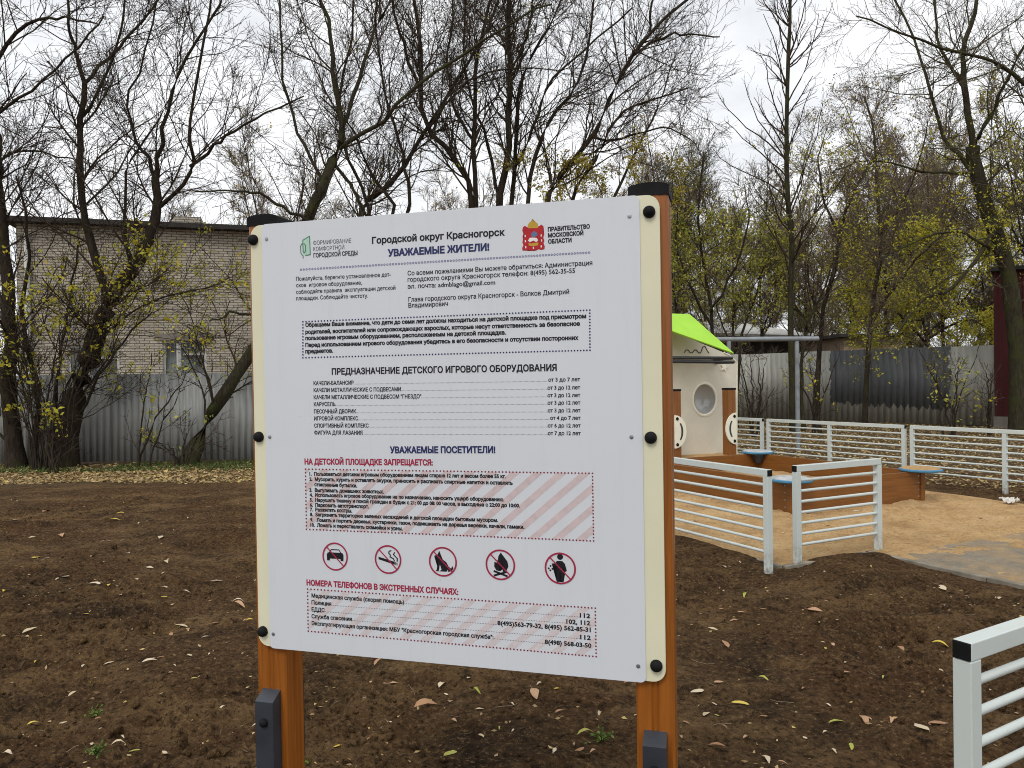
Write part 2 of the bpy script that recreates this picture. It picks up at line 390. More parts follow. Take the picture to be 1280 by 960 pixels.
# kerbs of concrete edging, one thing per run
def kerb(a, b, label):
    a = np.array(a); b = np.array(b); d = (b - a); L = np.hypot(*d); d = d / L; n = np.array([-d[1], d[0]])
    t = thing('kerb', label, 'kerb', (a[0], a[1], 0), math.atan2(d[1], d[0]))
    k = int(math.ceil(L)); 
    for i in range(k):
        x0 = i * L / k + 0.004; x1 = (i + 1) * L / k - 0.004
        MB().box(((x0 + x1) / 2, 0, -0.086 + random.uniform(-.005, .005)), (x1 - x0, 0.055, 0.20), bev=0.006).build('kerb_stone', MKERB, t)
random.seed(5)
kerb(C0, C0 + v * 6.0, 'concrete edging under the railing with the long side facing the board')
kerb(C0 + u * 0.03, C1 - u * 0.03, 'short concrete edging under the single-bay white railing')
kerb(C1, C2, 'concrete edging between dark soil and the grey path')

# ------------------------------------------------------------------ white railings
RH = 0.785
def railing(name, L, posts, label, group=None, np_rail=7, flip=False):
    """along local +x from 0 to L; a black end cap at each end"""
    t = thing(name, label, 'railing', group=group)
    s = 0.05
    MB().box((L / 2, 0, RH - s / 2), (L - 0.008, s, s), bev=0.003).build('top_rail', MWHITE, t)
    for x in (0.002, L - 0.002):
        MB().box((x, 0, RH - s / 2), (0.004 + 0.004, s - 0.004, s - 0.004), bev=0.001).build('end_cap', MCAP, t)
    for p in posts:
        x = min(max(p, s / 2 + 0.001), L - s / 2 - 0.001)
        MB().box((x, 0, (RH - s - 0.25) / 2 + 0.0), (s, s, RH - s + 0.25 - 0.001), bev=0.003).build('post', MWHITE, t)
    xs = sorted(min(max(p, s / 2), L - s / 2) for p in posts)
    for k in range(np_rail):
        z = 0.665 - k * 0.0855
        b = MB()
        for x0, x1 in zip(xs, xs[1:]): b.tube((x0 + s / 2, 0, z), (x1 - s / 2, 0, z), 0.0125, seg=10)
        b.build('rail', MWHITE, t, smooth=True)
    return t
def place(o, p, d): o.location = (p[0], p[1], 0); o.rotation_euler = (0, 0, math.atan2(d[1], d[0])); return o
G = 'white tube railings round the sand yard'
place(railing('railing', 3.02, [0, 1.5, 3.02], 'white railing at the soil edge running behind the board, its capped end nearest the gap', G), C0 - u * 0.20 - v * 0.10, v)
place(railing('railing', 1.0, [0, 1.0], 'short single-bay white railing in front of the sandbox', G), C0 + u * 0.16 + v * 0.0, u)
n0 = atz(1190, 805, RH)
place(railing('railing', 3.02, [0, 1.5, 3.02], 'closest white railing, cut by the picture edge, black square cap on its end', G), (n0[0] + 0.036, n0[1] + 0.02), (0.86, 0.51))
# far row: fitted along -v
pa = atz(959, 523.4, RH); pb = atz(1280, 538, RH)
fd = (pb - pa)[:2]; fd = fd / np.hypot(*fd)
def on_far(px):                       # where the far row crosses the vertical plane through px
    d = ray(px, 540); k = np.linalg.solve(np.array([[d[0], -fd[0]], [d[1], -fd[1]]]), pa[:2]); return k[1]
s959, s1037, s1132, s1138, s1256, s954 = [on_far(q) for q in (959, 1037, 1132, 1138, 1256, 954)]
Lf = s1132 - s959
labs = ['far white railing ending at the red shed side of the yard', 'middle railing of the far row with two bays, before the grey painted fence',
        'far white railing partly hidden behind the playhouse']
l1 = (s1256 - s1138) * 2
place(railing('railing', l1, [0, l1 / 2, l1], 'far white railing nearest to the red shed, running out of view', G), pa[:2] + fd * s1138, fd)
place(railing('railing', Lf, [0, s1037 - s959, Lf], labs[1], G), pa[:2] + fd * s959, fd)
place(railing('railing', 2.9, [0, 1.45, 2.9], labs[2], G), pa[:2] + fd * (s954 - 2.9), fd)

# ------------------------------------------------------------------ the information board
bx, by, bz, yaw, tilt = -0.1886, 2.08275, 1.3442, -0.27599, 0.00747
BW, BH = 1.17, 1.2221
board = thing('information_board', 'large white playground rules board with Russian text on two brown wooden posts', 'notice board')
ax = Vector((math.cos(yaw), math.sin(yaw), 0)); nn = Vector((math.sin(yaw), -math.cos(yaw), 0))
up2 = (math.cos(tilt) * Vector((0, 0, 1)) + math.sin(tilt) * nn); yy = up2.cross(ax)
base = Vector((bx, by, bz)) - up2 * (bz / up2.z)
board.matrix_world = Matrix(((ax.x, yy.x, up2.x, base.x), (ax.y, yy.y, up2.y, base.y), (ax.z, yy.z, up2.z, base.z), (0, 0, 0, 1)))
ZC = bz / up2.z
_A, _Y, _U, _B = (np.array(q) for q in (ax, yy, up2, base))
def bp(px, py, y=0.0):
    """photograph pixel -> (x, z) on the board's own plane at local depth y"""
    d = ray(px, py); o = CAM - (_B + _Y * y); t = -(o @ _Y) / (d @ _Y); p = o + d * t
    return float(p @ _A), float(p @ _U)
Z0, Z1 = ZC - BH / 2, ZC + BH / 2
def rrect(x0, z0, x1, z1, y, r, seg=6, corners=(1, 1, 1, 1)):
    pts = []
    for (cx, cz, a0), on in zip(((x1 - r, z1 - r, 0), (x0 + r, z1 - r, 90), (x0 + r, z0 + r, 180), (x1 - r, z0 + r, 270)), corners):
        rad = r if on else 0.004
        ox = cx + (r - rad) * (1 if a0 in (0, 270) else -1); oz = cz + (r - rad) * (1 if a0 in (0, 90) else -1)
        for k in range(seg + 1):
            a = R(a0 + 90 * k / seg); pts.append((ox + rad * math.cos(a), y, oz + rad * math.sin(a)))
    return pts
MB().prism(rrect(-BW / 2, Z0, BW / 2, Z1, 0, 0.032), (0, 0.012, 0)).build('backing_panel', MCREAM, board)
wx0 = (bp(327.5, 290)[0] + bp(338, 800)[0]) / 2; wx1 = (bp(799, 250)[0] + bp(808, 845)[0]) / 2
MB().prism(rrect(wx0, Z0 - 0.004, wx1, Z1 + 0.001, -0.003, 0.014), (0, 0.0028, 0)).build('printed_sheet', MSHEET, board)
def groove_post(x, z0, z1, s=0.096, y0=0.0125):
    h = s / 2; g = 0.004; c = 0.005
    sec = []
    side = [(-h + c, -h), (-g - .006, -h), (-.006, -h + g), (-g + .004, -h), (g - .004, -h), (.006, -h + g), (g + .006, -h), (h - c, -h)]
    for k in range(4):
        a = R(90 * k); sec += [(math.cos(a) * p - math.sin(a) * q, math.sin(a) * p + math.cos(a) * q) for p, q in side]
    return MB().prism([(x + p, y0 + h + q, z0) for p, q in sec], (0, 0, z1 - z0))
PT = bp(812, 243)[1] + 0.004
XR = (bp(797.5, 880, 0.0125)[0] + bp(841, 880, 0.0125)[0]) / 2; XL = -XR + 0.004
for x in (XL, XR):
    post = groove_post(x, -0.3, PT).build('post', MPOST, board)
    # black cap with a gently arched top
    h = 0.051; b = MB(); y0 = 0.0125 + 0.048
    prof = [(-h, PT - 0.004), (h, PT - 0.004), (h, PT + 0.018)] + [(h * math.cos(R(a)), PT + 0.018 + 0.011 * math.sin(R(a))) for a in range(15, 166, 15)] + [(-h, PT + 0.018)]
    b.prism([(x + p, y0 - h, z) for p, z in prof], (0, 2 * h, 0)); b.build('post_cap', MCAP, post, smooth=True)
    # steel shoe in front and behind
    zt = bp(820, 909, -0.03)[1] - 0.037
    for sgn, yb, dpt in ((1, 0.0125, 0.042), (-1, 0.1085, 0.030)):
        b = MB(); yf = yb - sgn * dpt; ww = 0.029
        b.prism([(x - ww, yb, -0.2), (x - ww, yb, zt + 0.008), (x - ww, yf, zt - 0.014), (x - ww, yf, -0.2)], (2 * ww, 0, 0))
        sh = b.build('steel_shoe', MSTEEL, board)
        if sgn == 1:
            for zb in (zt - 0.073, zt - 0.36):
                MB().lathe([(0.0125, 0), (0.0125, .004), (0.0105, .009), (0.006, .0125), (0, .0135)], Matrix.Translation((x, yf, zb)) @ Matrix.Rotation(R(90), 4, 'X')).build('bolt', MCAP, sh, smooth=True)
for px, py in ((317, 300), (324, 546), (329, 789), (811.5, 265), (813.5, 547), (820.5, 832)):
    x, z = bp(px, py)
    MB().lathe([(0.0155, 0), (0.0155, .004), (0.013, .011), (0.008, .0155), (0, .017)], Matrix.Translation((x, 0, z)) @ Matrix.Rotation(R(90), 4, 'X')).build('dome_bolt', MCAP, board, smooth=True)
for px, py in ((334, 299), (338, 546), (342.5, 792), (787, 270.5), (789.5, 546), (798, 832)):
    x, z = bp(px, py)
    MB().lathe([(0.0055, 0), (0.0048, .002), (0, .003)], Matrix.Translation((x, -0.0029, z)) @ Matrix.Rotation(R(90), 4, 'X'), 12).build('rivet', MRIVET, board, smooth=True)

# ---- printed matter (every line keeps the place it has on the sheet)
YT = -0.0036
jobs = []                 # (block, text, x0, y0, x1, y1, cap px, bold)
def T(block, s, x0, y0, x1, y1, cap, bold=0.0): jobs.append((block, s, x0, y0, x1, y1, cap, bold))
B2, B3 = 0.036, 0.048
T('logo', 'ФОРМИРОВАНИЕ', 391.6, 306.2, 438.9, 303.3, 5.4, -0.006)
T('logo', 'КОМФОРТНОЙ', 391.6, 314.0, 430.3, 311.5, 5.4, -0.006)
T('logo', 'ГОРОДСКОЙ СРЕДЫ', 392, 321.9, 446.7, 318.6, 5.4, B2)
T('title', 'Городской округ Красногорск', 465.3, 304.6, 630.4, 294.1, 8.4, B2)
T('heading', 'УВАЖАЕМЫЕ ЖИТЕЛИ!', 485.4, 320.4, 611, 312.8, 8.6, B3)
T('arms', 'ПРАВИТЕЛЬСТВО', 685.1, 289.2, 737.1, 285.4, 5.2, B3)
T('arms', 'МОСКОВСКОЙ', 685.3, 296.8, 729, 293.7, 5.2, B3)
T('arms', 'ОБЛАСТИ', 685.4, 304.5, 714.3, 302.5, 5.2, B3)
for s, y0, x1, y1 in (('Пожалуйста, берегите установленное дет-', 351, 488.3, 345.4), ('ское  игровое оборудование,', 359, 452.2, 355.7),
                      ('соблюдайте правила  эксплуатации детской', 367.4, 494.2, 362), ('площадки. Соблюдайте чистоту.', 375.4, 460, 371.9)):
    T('appeal', s, 370.2, y0, x1, y1, 5.0, 0.014)
for s, y0, x1, y1 in (('Со всеми пожеланиями Вы можете обратиться: Администрация', 344.3, 740.3, 331.2), ('городского округа Красногорск телефон: 8(495) 562-35-55', 352.2, 718.7, 341),
                      ('эл. почта: admblago@gmail.com', 360.8, 618.9, 355.5), ('Глава городского округа Красногорск - Волков Дмитрий', 377.2, 711.4, 367.3), ('Владимирович', 384.6, 559.8, 382.2)):
    T('head' if y0 > 370 else 'contact', s, 509.6 + (1 if y0 > 370 else 0), y0, x1, y1, 5.9, 0.016)
for s, y0, x1, y1 in (('Обращаем Ваше внимание, что дети до семи лет должны находиться на детской площадке под присмотром', 408.4, 732.4, 397.5),
                      ('родителей, воспитателей или сопровождающих взрослых, которые несут ответственность за безопасное', 417.2, 724.6, 406.9),
                      ('пользование игровым оборудованием, расположенным на детской площадке.', 425, 632, 418.0),
                      ('Перед использованием игрового оборудования убедитесь в его безопасности и отсутствии посторонних', 433.6, 722.6, 424.6),
                      ('предметов.', 441.6, 416, 440.6)):
    T('notice', s, 381.9, y0, x1, y1, 5.1, B3)
T('equipment', 'ПРЕДНАЗНАЧЕНИЕ ДЕТСКОГО ИГРОВОГО ОБОРУДОВАНИЯ', 415, 468.2, 695.6, 463.4, 8.0, B2)
rows = [('КАЧЕЛИ-БАЛАНСИР', 481.4, 441.9, 'от 3 до 7 лет', 685.6, 476.4), ('КАЧЕЛИ МЕТАЛЛИЧЕСКИЕ С ПОДВЕСАМИ', 490, 501, 'от 3 до 12 лет', 684.6, 486.5),
        ('КАЧЕЛИ МЕТАЛЛИЧЕСКИЕ С ПОДВЕСОМ "ГНЕЗДО"', 498.9, 526.5, 'от 3 до 12 лет', 684.6, 496.1), ('КАРУСЕЛЬ', 507.6, 419, 'от 3 до 12 лет', 684.7, 505.5),
        ('ПЕСОЧНЫЙ ДВОРИК', 516.7, 445, 'от 3 до 12 лет', 684.8, 515.2), ('ИГРОВОЙ КОМПЛЕКС', 525.4, 447.5, 'от 4 до 7 лет', 688, 524.7),
        ('СПОРТИВНЫЙ КОМПЛЕКС', 534.4, 460.6, 'от 6 до 12 лет', 684.8, 534.2), ('ФИГУРА ДЛЯ ЛАЗАНИЯ', 543.1, 453, 'от 7 до 12 лет', 685, 543.9)]
leaders = []              # (block, x0,y0,x1,y1, spacing px, dot px)
for k, (a, ya, xa, b, xb, yb) in enumerate(rows):
    tt = (xa - 392) / (725 - 392)
    T('equipment', a, 392 + k * .15, ya, xa, ya + (yb - ya) * tt, 4.9, 0.026)
    T('equipment', b, xb, ya + (yb - ya) * (xb - 392) / 333, 725 + k * .1, yb, 4.9, 0.026)
    leaders.append(('equipment', xa + .5, ya + (yb - ya) * tt, xb - .5, ya + (yb - ya) * (xb - 392) / 333, 1.5, 0.75))
T('visitors', 'УВАЖАЕМЫЕ ПОСЕТИТЕЛИ!', 488, 566.2, 618.8, 566, 7.9, B3)
T('ban', 'НА ДЕТСКОЙ ПЛОЩАДКЕ ЗАПРЕЩАЕТСЯ:', 381, 580.2, 540.6, 581.6, 7.0, B3)
for s, x0, y0, x1, y1 in (('1.  Пользоваться детским игровым оборудованием лицам старше 12 лет и весом более 55 кг.', 387, 594.4, 632, 597.6),
        ('2.  Мусорить, курить и оставлять окурки, приносить и распивать спиртные напитки и оставлять', 387, 600.9, 640.6, 605.9),
        ('стеклянные бутылки.', 393.2, 607.6, 446.2, 609.2), ('3.  Выгуливать домашних животных.', 387, 614.6, 479.7, 616.8),
        ('4.  Использовать игровое оборудование на по назначению, наносить ущерб оборудованию.', 387.3, 620.6, 630.2, 626.6),
        ('5.  Нарушать тишину и покой граждан в будни с 21: 00 до 08: 00 часов, в выходные с 22:00 до 10:00.', 387.5, 626.8, 649.7, 634.2),
        ('6.  Парковать автотранспорт.', 387.6, 633.1, 460.8, 635.3), ('7.  Разжигать костры.', 387.7, 638.9, 440, 640.6),
        ('8.  Загрязнять территорию зеленых насаждений и детской площадки бытовым мусором.', 387.8, 645, 622.3, 652.5),
        ('9.   Ломать и портить деревья, кустарники, газон, подвешивать на деревья веревки, качели, гамаки.', 388, 651.7, 655.2, 661.0),
        ('10.  Ломать и переставлять скамейки и урны.', 388.2, 658.1, 503.1, 662.9)):
    T('rules', s, x0, y0, x1, y1, 4.5, B3)
T('emergency', 'НОМЕРА ТЕЛЕФОНОВ В ЭКСТРЕННЫХ СЛУЧАЯХ:', 383.5, 731.4, 572.5, 743.4, 7.0, B3)
for a, ya, xa, ya1, b, xb, yb, xb1, yb1 in (
        ('Медицинская служба (скорая помощь)', 746.7, 505, 754.9, '112', 725.1, 771.7, 737.5, 772.6), ('Полиция', 755.4, 413.9, 757.1, '102, 112', 708.2, 779.4, 737.5, 781.6),
        ('ЕДДС', 764, 405.6, 765.2, '8(495)563-79-32, 8(495) 562-85-31', 622, 781.2, 738.2, 790.1), ('Служба спасения', 772.6, 439.7, 776.2, '112', 725.5, 798.9, 738.2, 800),
        ('Эксплуатирующая организация: МБУ "Красногорская городская служба":', 781.2, 616.7, 798.9, '8(498) 568-03-50', 681.2, 804.8, 739, 809.8)):
    T('phones', a, 389.6, ya, xa, ya1, 5.0, B2); T('phones', b, xb, yb, xb1, yb1, 5.6, B2)
    leaders.append(('phones', xa + 1.2, ya1, xb - 1.0, yb, 2.05, 0.95))

blocks = {}
def blk(n):
    if n not in blocks: blocks[n] = bmesh.new()
    return blocks[n]
fonts = []
for j in jobs:
    c = bpy.data.curves.new('lettering', 'FONT'); c.body = j[1]; c.size = 1.0; c.fill_mode = 'NONE'; c.offset = j[7]; c.resolution_u = 2
    o = bpy.data.objects.new('lettering', c); COL.objects.link(o); fonts.append(o)
ref = bpy.data.curves.new('lettering', 'FONT'); ref.body = 'Н'; ro = bpy.data.objects.new('lettering', ref); COL.objects.link(ro); fonts.append(ro)
bpy.context.view_layer.update(); dg = bpy.context.evaluated_depsgraph_get()
def ext(me):
    co = np.empty(len(me.vertices) * 3); me.vertices.foreach_get('co', co); co = co.reshape(-1, 3); return co.min(0), co.max(0)
mr = bpy.data.meshes.new_from_object(ro.evaluated_get(dg)); CAPH = ext(mr)[1][1]; bpy.data.meshes.remove(mr)
def contours(me):
    """the closed outlines of a line of lettering, gathered letter by letter"""
    nx = {e.vertices[0]: e.vertices[1] for e in me.edges}; loops = []; seen = set()
    for a in list(nx):
        if a in seen: continue
        L = []; b = a
        while b not in seen and b in nx: seen.add(b); L.append(tuple(me.vertices[b].co[:2])); b = nx[b]
        if len(L) > 2: loops.append(L)
    groups = []
    for L in sorted(loops, key=lambda q: min(p[0] for p in q)):
        x0 = min(p[0] for p in L); x1 = max(p[0] for p in L)
        if groups and x0 < groups[-1][1]: groups[-1][0].append(L); groups[-1][1] = max(x1, groups[-1][1])
        else: groups.append([[L], x1])
    return [g[0] for g in groups]
def turn(g):
    """+1 when the letter's outer outline runs clockwise, else -1"""
    ar = []
    for L in g:
        p = np.array(L); q = np.roll(p, -1, 0); ar.append(float((p[:, 0] * q[:, 1] - q[:, 0] * p[:, 1]).sum()))
    return -1 if max(ar, key=abs) > 0 else 1
def fatten(L, off):
    """pushes an outline outwards (its ink lies on the right of its run) for bold lettering"""
    if not off: return L
    p = np.array(L); a = p - np.roll(p, 1, 0); b = np.roll(p, -1, 0) - p
    a /= np.linalg.norm(a, axis=1, keepdims=True) + 1e-12; b /= np.linalg.norm(b, axis=1, keepdims=True) + 1e-12
    na = np.stack([-a[:, 1], a[:, 0]], 1); nb = np.stack([-b[:, 1], b[:, 0]], 1); m = na + nb; m /= np.linalg.norm(m, axis=1, keepdims=True) + 1e-12
    k = np.clip((m * na).sum(1), 0.5, 1)[:, None]
    return [tuple(q) for q in p + m * (off / k)]
def filled(loops):
    """triangles of the outlines under the non-zero winding rule"""
    vs = []; es = []
    for L in loops:
        o = len(vs); vs += [Vector(p) for p in L]; es += [(o + i, o + (i + 1) % len(L)) for i in range(len(L))]
    v2, _, f2, _, _, _ = delaunay_2d_cdt(vs, es, [], 0, 1e-6)
    v2 = np.array([q[:] for q in v2]); f2 = np.array([f for f in f2 if len(f) == 3])
    cen = v2[f2].mean(1); w = np.zeros(len(cen))
    for L in loops:
        a = np.array(L); b = np.roll(a, -1, 0)
        cr = (b[None, :, 0] - a[None, :, 0]) * (cen[:, None, 1] - a[None, :, 1]) - (cen[:, None, 0] - a[None, :, 0]) * (b[None, :, 1] - a[None, :, 1])
        upc = (a[None, :, 1] <= cen[:, None, 1]) & (b[None, :, 1] > cen[:, None, 1]) & (cr > 0); dnc = (a[None, :, 1] > cen[:, None, 1]) & (b[None, :, 1] <= cen[:, None, 1]) & (cr < 0)
        w += upc.sum(1) - dnc.sum(1)
    return v2, f2[w != 0]
for j, o in zip(jobs, fonts):
    ml = bpy.data.meshes.new_from_object(o.evaluated_get(dg)); lo, hi = ext(ml)
    VV, FF, k0 = [], [], 0
    for g in contours(ml):
        a_, b_ = filled([fatten(q, j[7] * turn(g)) for q in g]); VV.append(a_); FF.append(b_ + k0); k0 += len(a_)
    VV = np.concatenate(VV); FF = np.concatenate(FF); bpy.data.meshes.remove(ml)
    me = bpy.data.meshes.new('lettering'); me.from_pydata(np.column_stack([VV, np.zeros(len(VV))]).tolist(), [], FF.tolist())
    p = Vector((*bp(j[2], j[3], YT), 0)); q = Vector((*bp(j[4], j[5], YT), 0)); d = q - p
    # cap height in metres at the middle of the line
    xm, ym = (j[2] + j[4]) / 2, (j[3] + j[5]) / 2
    ch = bp(xm, ym - j[6], YT)[1] - bp(xm, ym, YT)[1]
    sx = d.length / (hi[0] - lo[0]); sy = ch / CAPH; a = math.atan2(d.y, d.x)
    m = Matrix(((math.cos(a) * sx, -math.sin(a) * sy, 0, p.x - math.cos(a) * sx * lo[0]), (0, 0, 0, YT), (math.sin(a) * sx, math.cos(a) * sy, 0, p.y - math.sin(a) * sx * lo[0]), (0, 0, 0, 1)))
    me.transform(m); blk(j[0]).from_mesh(me); bpy.data.meshes.remove(me)
for o in fonts:
    c = o.data; bpy.data.objects.remove(o); bpy.data.curves.remove(c)
def dot(b, px, py, rpx, n=7, y=YT, hole=0.0):
    x, z = bp(px, py, y); r = abs(bp(px, py - rpx, y)[1] - z)
    o = [(x + r * math.cos(2 * math.pi * k / n), y, z + r * math.sin(2 * math.pi * k / n)) for k in range(n)]
    if not hole: b.faces.new([b.verts.new(p) for p in o]); return
    i = [b.verts.new((x + (p[0] - x) * hole, y, z + (p[2] - z) * hole)) for p in o]; o = [b.verts.new(p) for p in o]
    for k in range(n): b.faces.new((o[k], o[(k + 1) % n], i[(k + 1) % n], i[k]))
def dots(b, x0, y0, x1, y1, sp, r, hole=0.0, n=7):
    L = math.hypot(x1 - x0, y1 - y0); k = max(1, int(round(L / sp)))
    for i in range(k + 1):
        t = i / k; dot(b, x0 + (x1 - x0) * t, y0 + (y1 - y0) * t, r, n, hole=hole)
for l in leaders: dots(blk(l[0]), l[1], l[2] - 0.5, l[3], l[4] - 0.5, l[5], l[6] / 2, n=5)
def frame(b, c, sp, r):
    for k in range(4):
        (x0, y0), (x1, y1) = c[k], c[(k + 1) % 4]; L = math.hypot(x1 - x0, y1 - y0); m = int(round(L / sp))
        for i in range(m): dot(b, x0 + (x1 - x0) * i / m, y0 + (y1 - y0) * i / m, r, 6)
box1 = [(378.6, 402.2), (737.2, 387.6), (737.4, 437.8), (378.6, 447.2)]
box2 = [(381.8, 586.4), (740.6, 591.6), (742, 676.2), (383, 661.6)]
box3 = [(384.4, 736.2), (744, 760.2), (745.2, 820.8), (385.2, 788.9)]
frame(blk('notice_frame'), box1, 3.85, 1.15)
frame(blk('rules_frame'), box2, 4.3, 1.15)
frame(blk('phones_frame'), box3, 4.3, 1.15)
dots(blk('dotted_rule'), 376, 337, 736.4, 315.6, 3.6, 1.45, hole=0.45, n=8)
def stripes(b, c, sp, wd, slope):
    """slanting bands clipped to the box (done in board coordinates)"""
    q = [bp(*p, YT + 0.0003) for p in c]
    def clip(poly, f):
        out = []
        for i in range(len(poly)):
            p, r_ = poly[i], poly[(i + 1) % len(poly)]; a, d = f(p), f(r_)
            if a >= 0: out.append(p)
            if (a >= 0) != (d >= 0):
                t = a / (a - d); out.append((p[0] + (r_[0] - p[0]) * t, p[1] + (r_[1] - p[1]) * t))
        return out
    g = lambda p: p[0] - p[1] / slope
    lo = min(g(p) for p in q); hi = max(g(p) for p in q); s = lo - wd * .4
    while s < hi:
        po = clip(clip(q, lambda p: g(p) - s), lambda p: s + wd - g(p))
        if len(po) > 2: b.faces.new([b.verts.new((p[0], YT + 0.0003, p[1])) for p in po])
        s += sp
stripes(blk('rules_stripes'), box2, 0.0615, 0.026, 0.86)
stripes(blk('phones_stripes'), box3, 0.0615, 0.026, 0.86)
def flat(b, pts, y=YT):
    bmesh.ops.triangulate(b, faces=[b.faces.new([b.verts.new((p[0], y, p[1])) for p in pts])])
def stroke(b, pts, w, y=YT):
    for p, q in zip(pts, pts[1:]):
        d = Vector((q[0] - p[0], q[1] - p[1])); d.normalize(); n = Vector((-d.y, d.x)) * w / 2; e = d * w * 0.3
        flat(b, [(p[0] - e.x + n.x, p[1] - e.y + n.y), (q[0] + e.x + n.x, q[1] + e.y + n.y), (q[0] + e.x - n.x, q[1] + e.y - n.y), (p[0] - e.x - n.x, p[1] - e.y - n.y)], y); y -= 0.00002
# pictograms
def sym(px, py, rpx):
    x, z = bp(px, py, YT); return x, z, abs(bp(px, py - rpx, YT)[1] - z)
def disc(b, x, z, r, n=20, y=YT): flat(b, [(x + r * math.cos(2 * math.pi * k / n), z + r * math.sin(2 * math.pi * k / n)) for k in range(n)], y)
signs = {}
for nm, px, py, rp in (('car', 418.9, 695.6, 17.6), ('smoke', 485, 699.3, 18), ('dog', 553.6, 702.1, 18.6), ('fire', 625.4, 705.9, 19.2), ('litter', 700.3, 710.4, 19.9)):
    x, z, r = sym(px, py, rp); signs[nm] = (x, z, r)
    b = blk('rings_' + nm); n = 48
    o = [b.verts.new((x + r * math.cos(2 * math.pi * k / n), YT - .0006, z + r * math.sin(2 * math.pi * k / n))) for k in range(n)]
    i = [b.verts.new((x + .89 * r * math.cos(2 * math.pi * k / n), YT - .0006, z + .89 * r * math.sin(2 * math.pi * k / n))) for k in range(n)]
    for k in range(n): b.faces.new((o[k], o[(k + 1) % n], i[(k + 1) % n], i[k]))
    stroke(b, [(x - .68 * r, z + .68 * r), (x + .68 * r, z - .68 * r)], 0.085 * r, YT - .0005)
def put(nm, pts, y=YT):
    x, z, r = signs[nm]; flat(blk('symbols_' + nm), [(x + p[0] * r, z + p[1] * r) for p in pts], y)
def lin(nm, pts, w):
    x, z, r = signs[nm]; stroke(blk('symbols_' + nm), [(x + p[0] * r, z + p[1] * r) for p in pts], w * r)
def dsc(nm, px, pz, pr):
    x, z, r = signs[nm]; disc(blk('symbols_' + nm), x + px * r, z + pz * r, pr * r)
put('car', [(-.64, -.30), (-.42, -.30), (-.42, -.16), (.42, -.16), (.42, -.30), (.64, -.30), (.66, .10), (.58, .26), (.42, .28), (-.42, .28), (-.58, .26), (-.66, .10)])
lin('car', [(-.44, .28), (-.30, .48), (.30, .48), (.44, .28)], .07)
put('smoke', [(-.72, .16), (.50, -.14), (.50, -.34), (-.72, -.02)]); put('smoke', [(.54, -.15), (.60, -.17), (.60, -.37), (.54, -.35)]); put('smoke', [(.64, -.18), (.70, -.19), (.70, -.39), (.64, -.37)])
lin('smoke', [(.24, .62), (.10, .58), (.06, .44), (.18, .32), (.16, .18), (.40, .08), (.48, -.08)], .08); lin('smoke', [(.50, .50), (.42, .36), (.56, .22), (.70, .10), (.68, -.10)], .08)
put('dog', [(-.36, .70), (-.28, .52), (-.62, .36), (-.52, .22), (-.36, .22), (-.38, -.10), (-.46, -.58), (-.56, -.66), (-.32, -.66), (-.22, -.20), (-.10, -.56), (-.28, -.66), (.24, -.66), (.34, -.52), (.58, -.44), (.66, -.24), (.74, -.42), (.62, -.62), (.34, -.66), (.40, -.30), (.24, -.02), (.0, .14), (-.10, .36), (-.18, .56), (-.24, .72), (-.30, .58)])
put('fire', [(.04, .80), (.18, .62), (.48, .24), (.54, -.08), (.40, -.38), (.16, -.46), (.20, -.24), (-.06, .02), (-.12, -.18), (-.02, -.42), (-.28, -.38), (-.42, -.14), (-.40, .18), (-.26, .12), (-.14, .38), (-.12, .56)])
lin('fire', [(-.42, -.44), (.44, -.72)], .13); lin('fire', [(-.42, -.72), (.44, -.44)], .13)
dsc('litter', -.0, .72, .19)
put('litter', [(-.22, .46), (.14, .46), (.30, .30), (.42, -.14), (.32, -.20), (.20, .10), (.20, -.86), (.04, -.86), (.02, -.20), (-.04, -.20), (-.06, -.86), (-.24, -.86), (-.22, .16), (-.52, .16), (-.54, .28), (-.30, .30)])
for p in ((-.62, .12), (-.74, -.04), (-.50, -.06), (-.64, -.16)): dsc('litter', p[0], p[1], .06)
# logo: house outline with a tree
def P(px, py): return bp(px, py, YT)
flat(blk('logo_fill'), [P(378.6, 300), (P(387, 295)), P(387.6, 318.4), P(379, 319)], YT + 0.0003)
lw = abs(P(380, 300)[1] - P(380, 301.1)[1])
stroke(blk('logo_mark'), [P(378.4, 304.5), P(378.5, 300.2), P(386.9, 295.2), P(387.8, 318.3), P(382, 319.2)], lw)
stroke(blk('logo_mark'), [P(378.9, 322.6), P(378.7, 319.6), P(376.2, 317), P(375.6, 308), P(377, 305), P(380.4, 304.8), P(382, 307), P(382, 313.5), P(380.5, 316), P(378.9, 314.8), P(378.6, 306.5)], lw)
# coat of arms: scalloped red shield, gold crown, small rider in the middle
sh = [P(*p) for p in ((653.6, 284), (656, 282.2), (659.5, 284.2), (663, 283.6), (666, 285), (670, 283), (673.5, 283), (676.5, 280.6), (679.2, 282.6), (679.8, 286.5), (678.8, 290), (680.2, 293), (679, 297), (680.4, 300.5), (679.4, 304), (681, 308),
      (680.4, 311.4), (676.5, 312.4), (673, 311.4), (670, 313.2), (666.5, 313.6), (663, 312.2), (660, 313.6), (656.5, 312.4), (653.2, 313.2), (652.6, 310), (654.2, 306.5), (653, 303), (654.4, 299.5), (653, 296), (654.2, 292), (652.8, 288))]
flat(blk('shield'), sh)
flat(blk('shield_crown'), [P(*p) for p in ((660.4, 285.4), (659.6, 281.5), (661.5, 278.2), (664, 277.2), (665.2, 277), (665.3, 273.6), (666.6, 273.6), (666.8, 277), (669.5, 277.4), (672, 279.4), (672.6, 282.8), (672, 285))], YT - .0003)
flat(blk('shield_crown'), [P(*p) for p in ((660.6, 303.6), (664, 304.6), (669, 303.4), (673, 303.2), (672.6, 306.6), (667, 307.6), (661, 307))], YT - .0003)
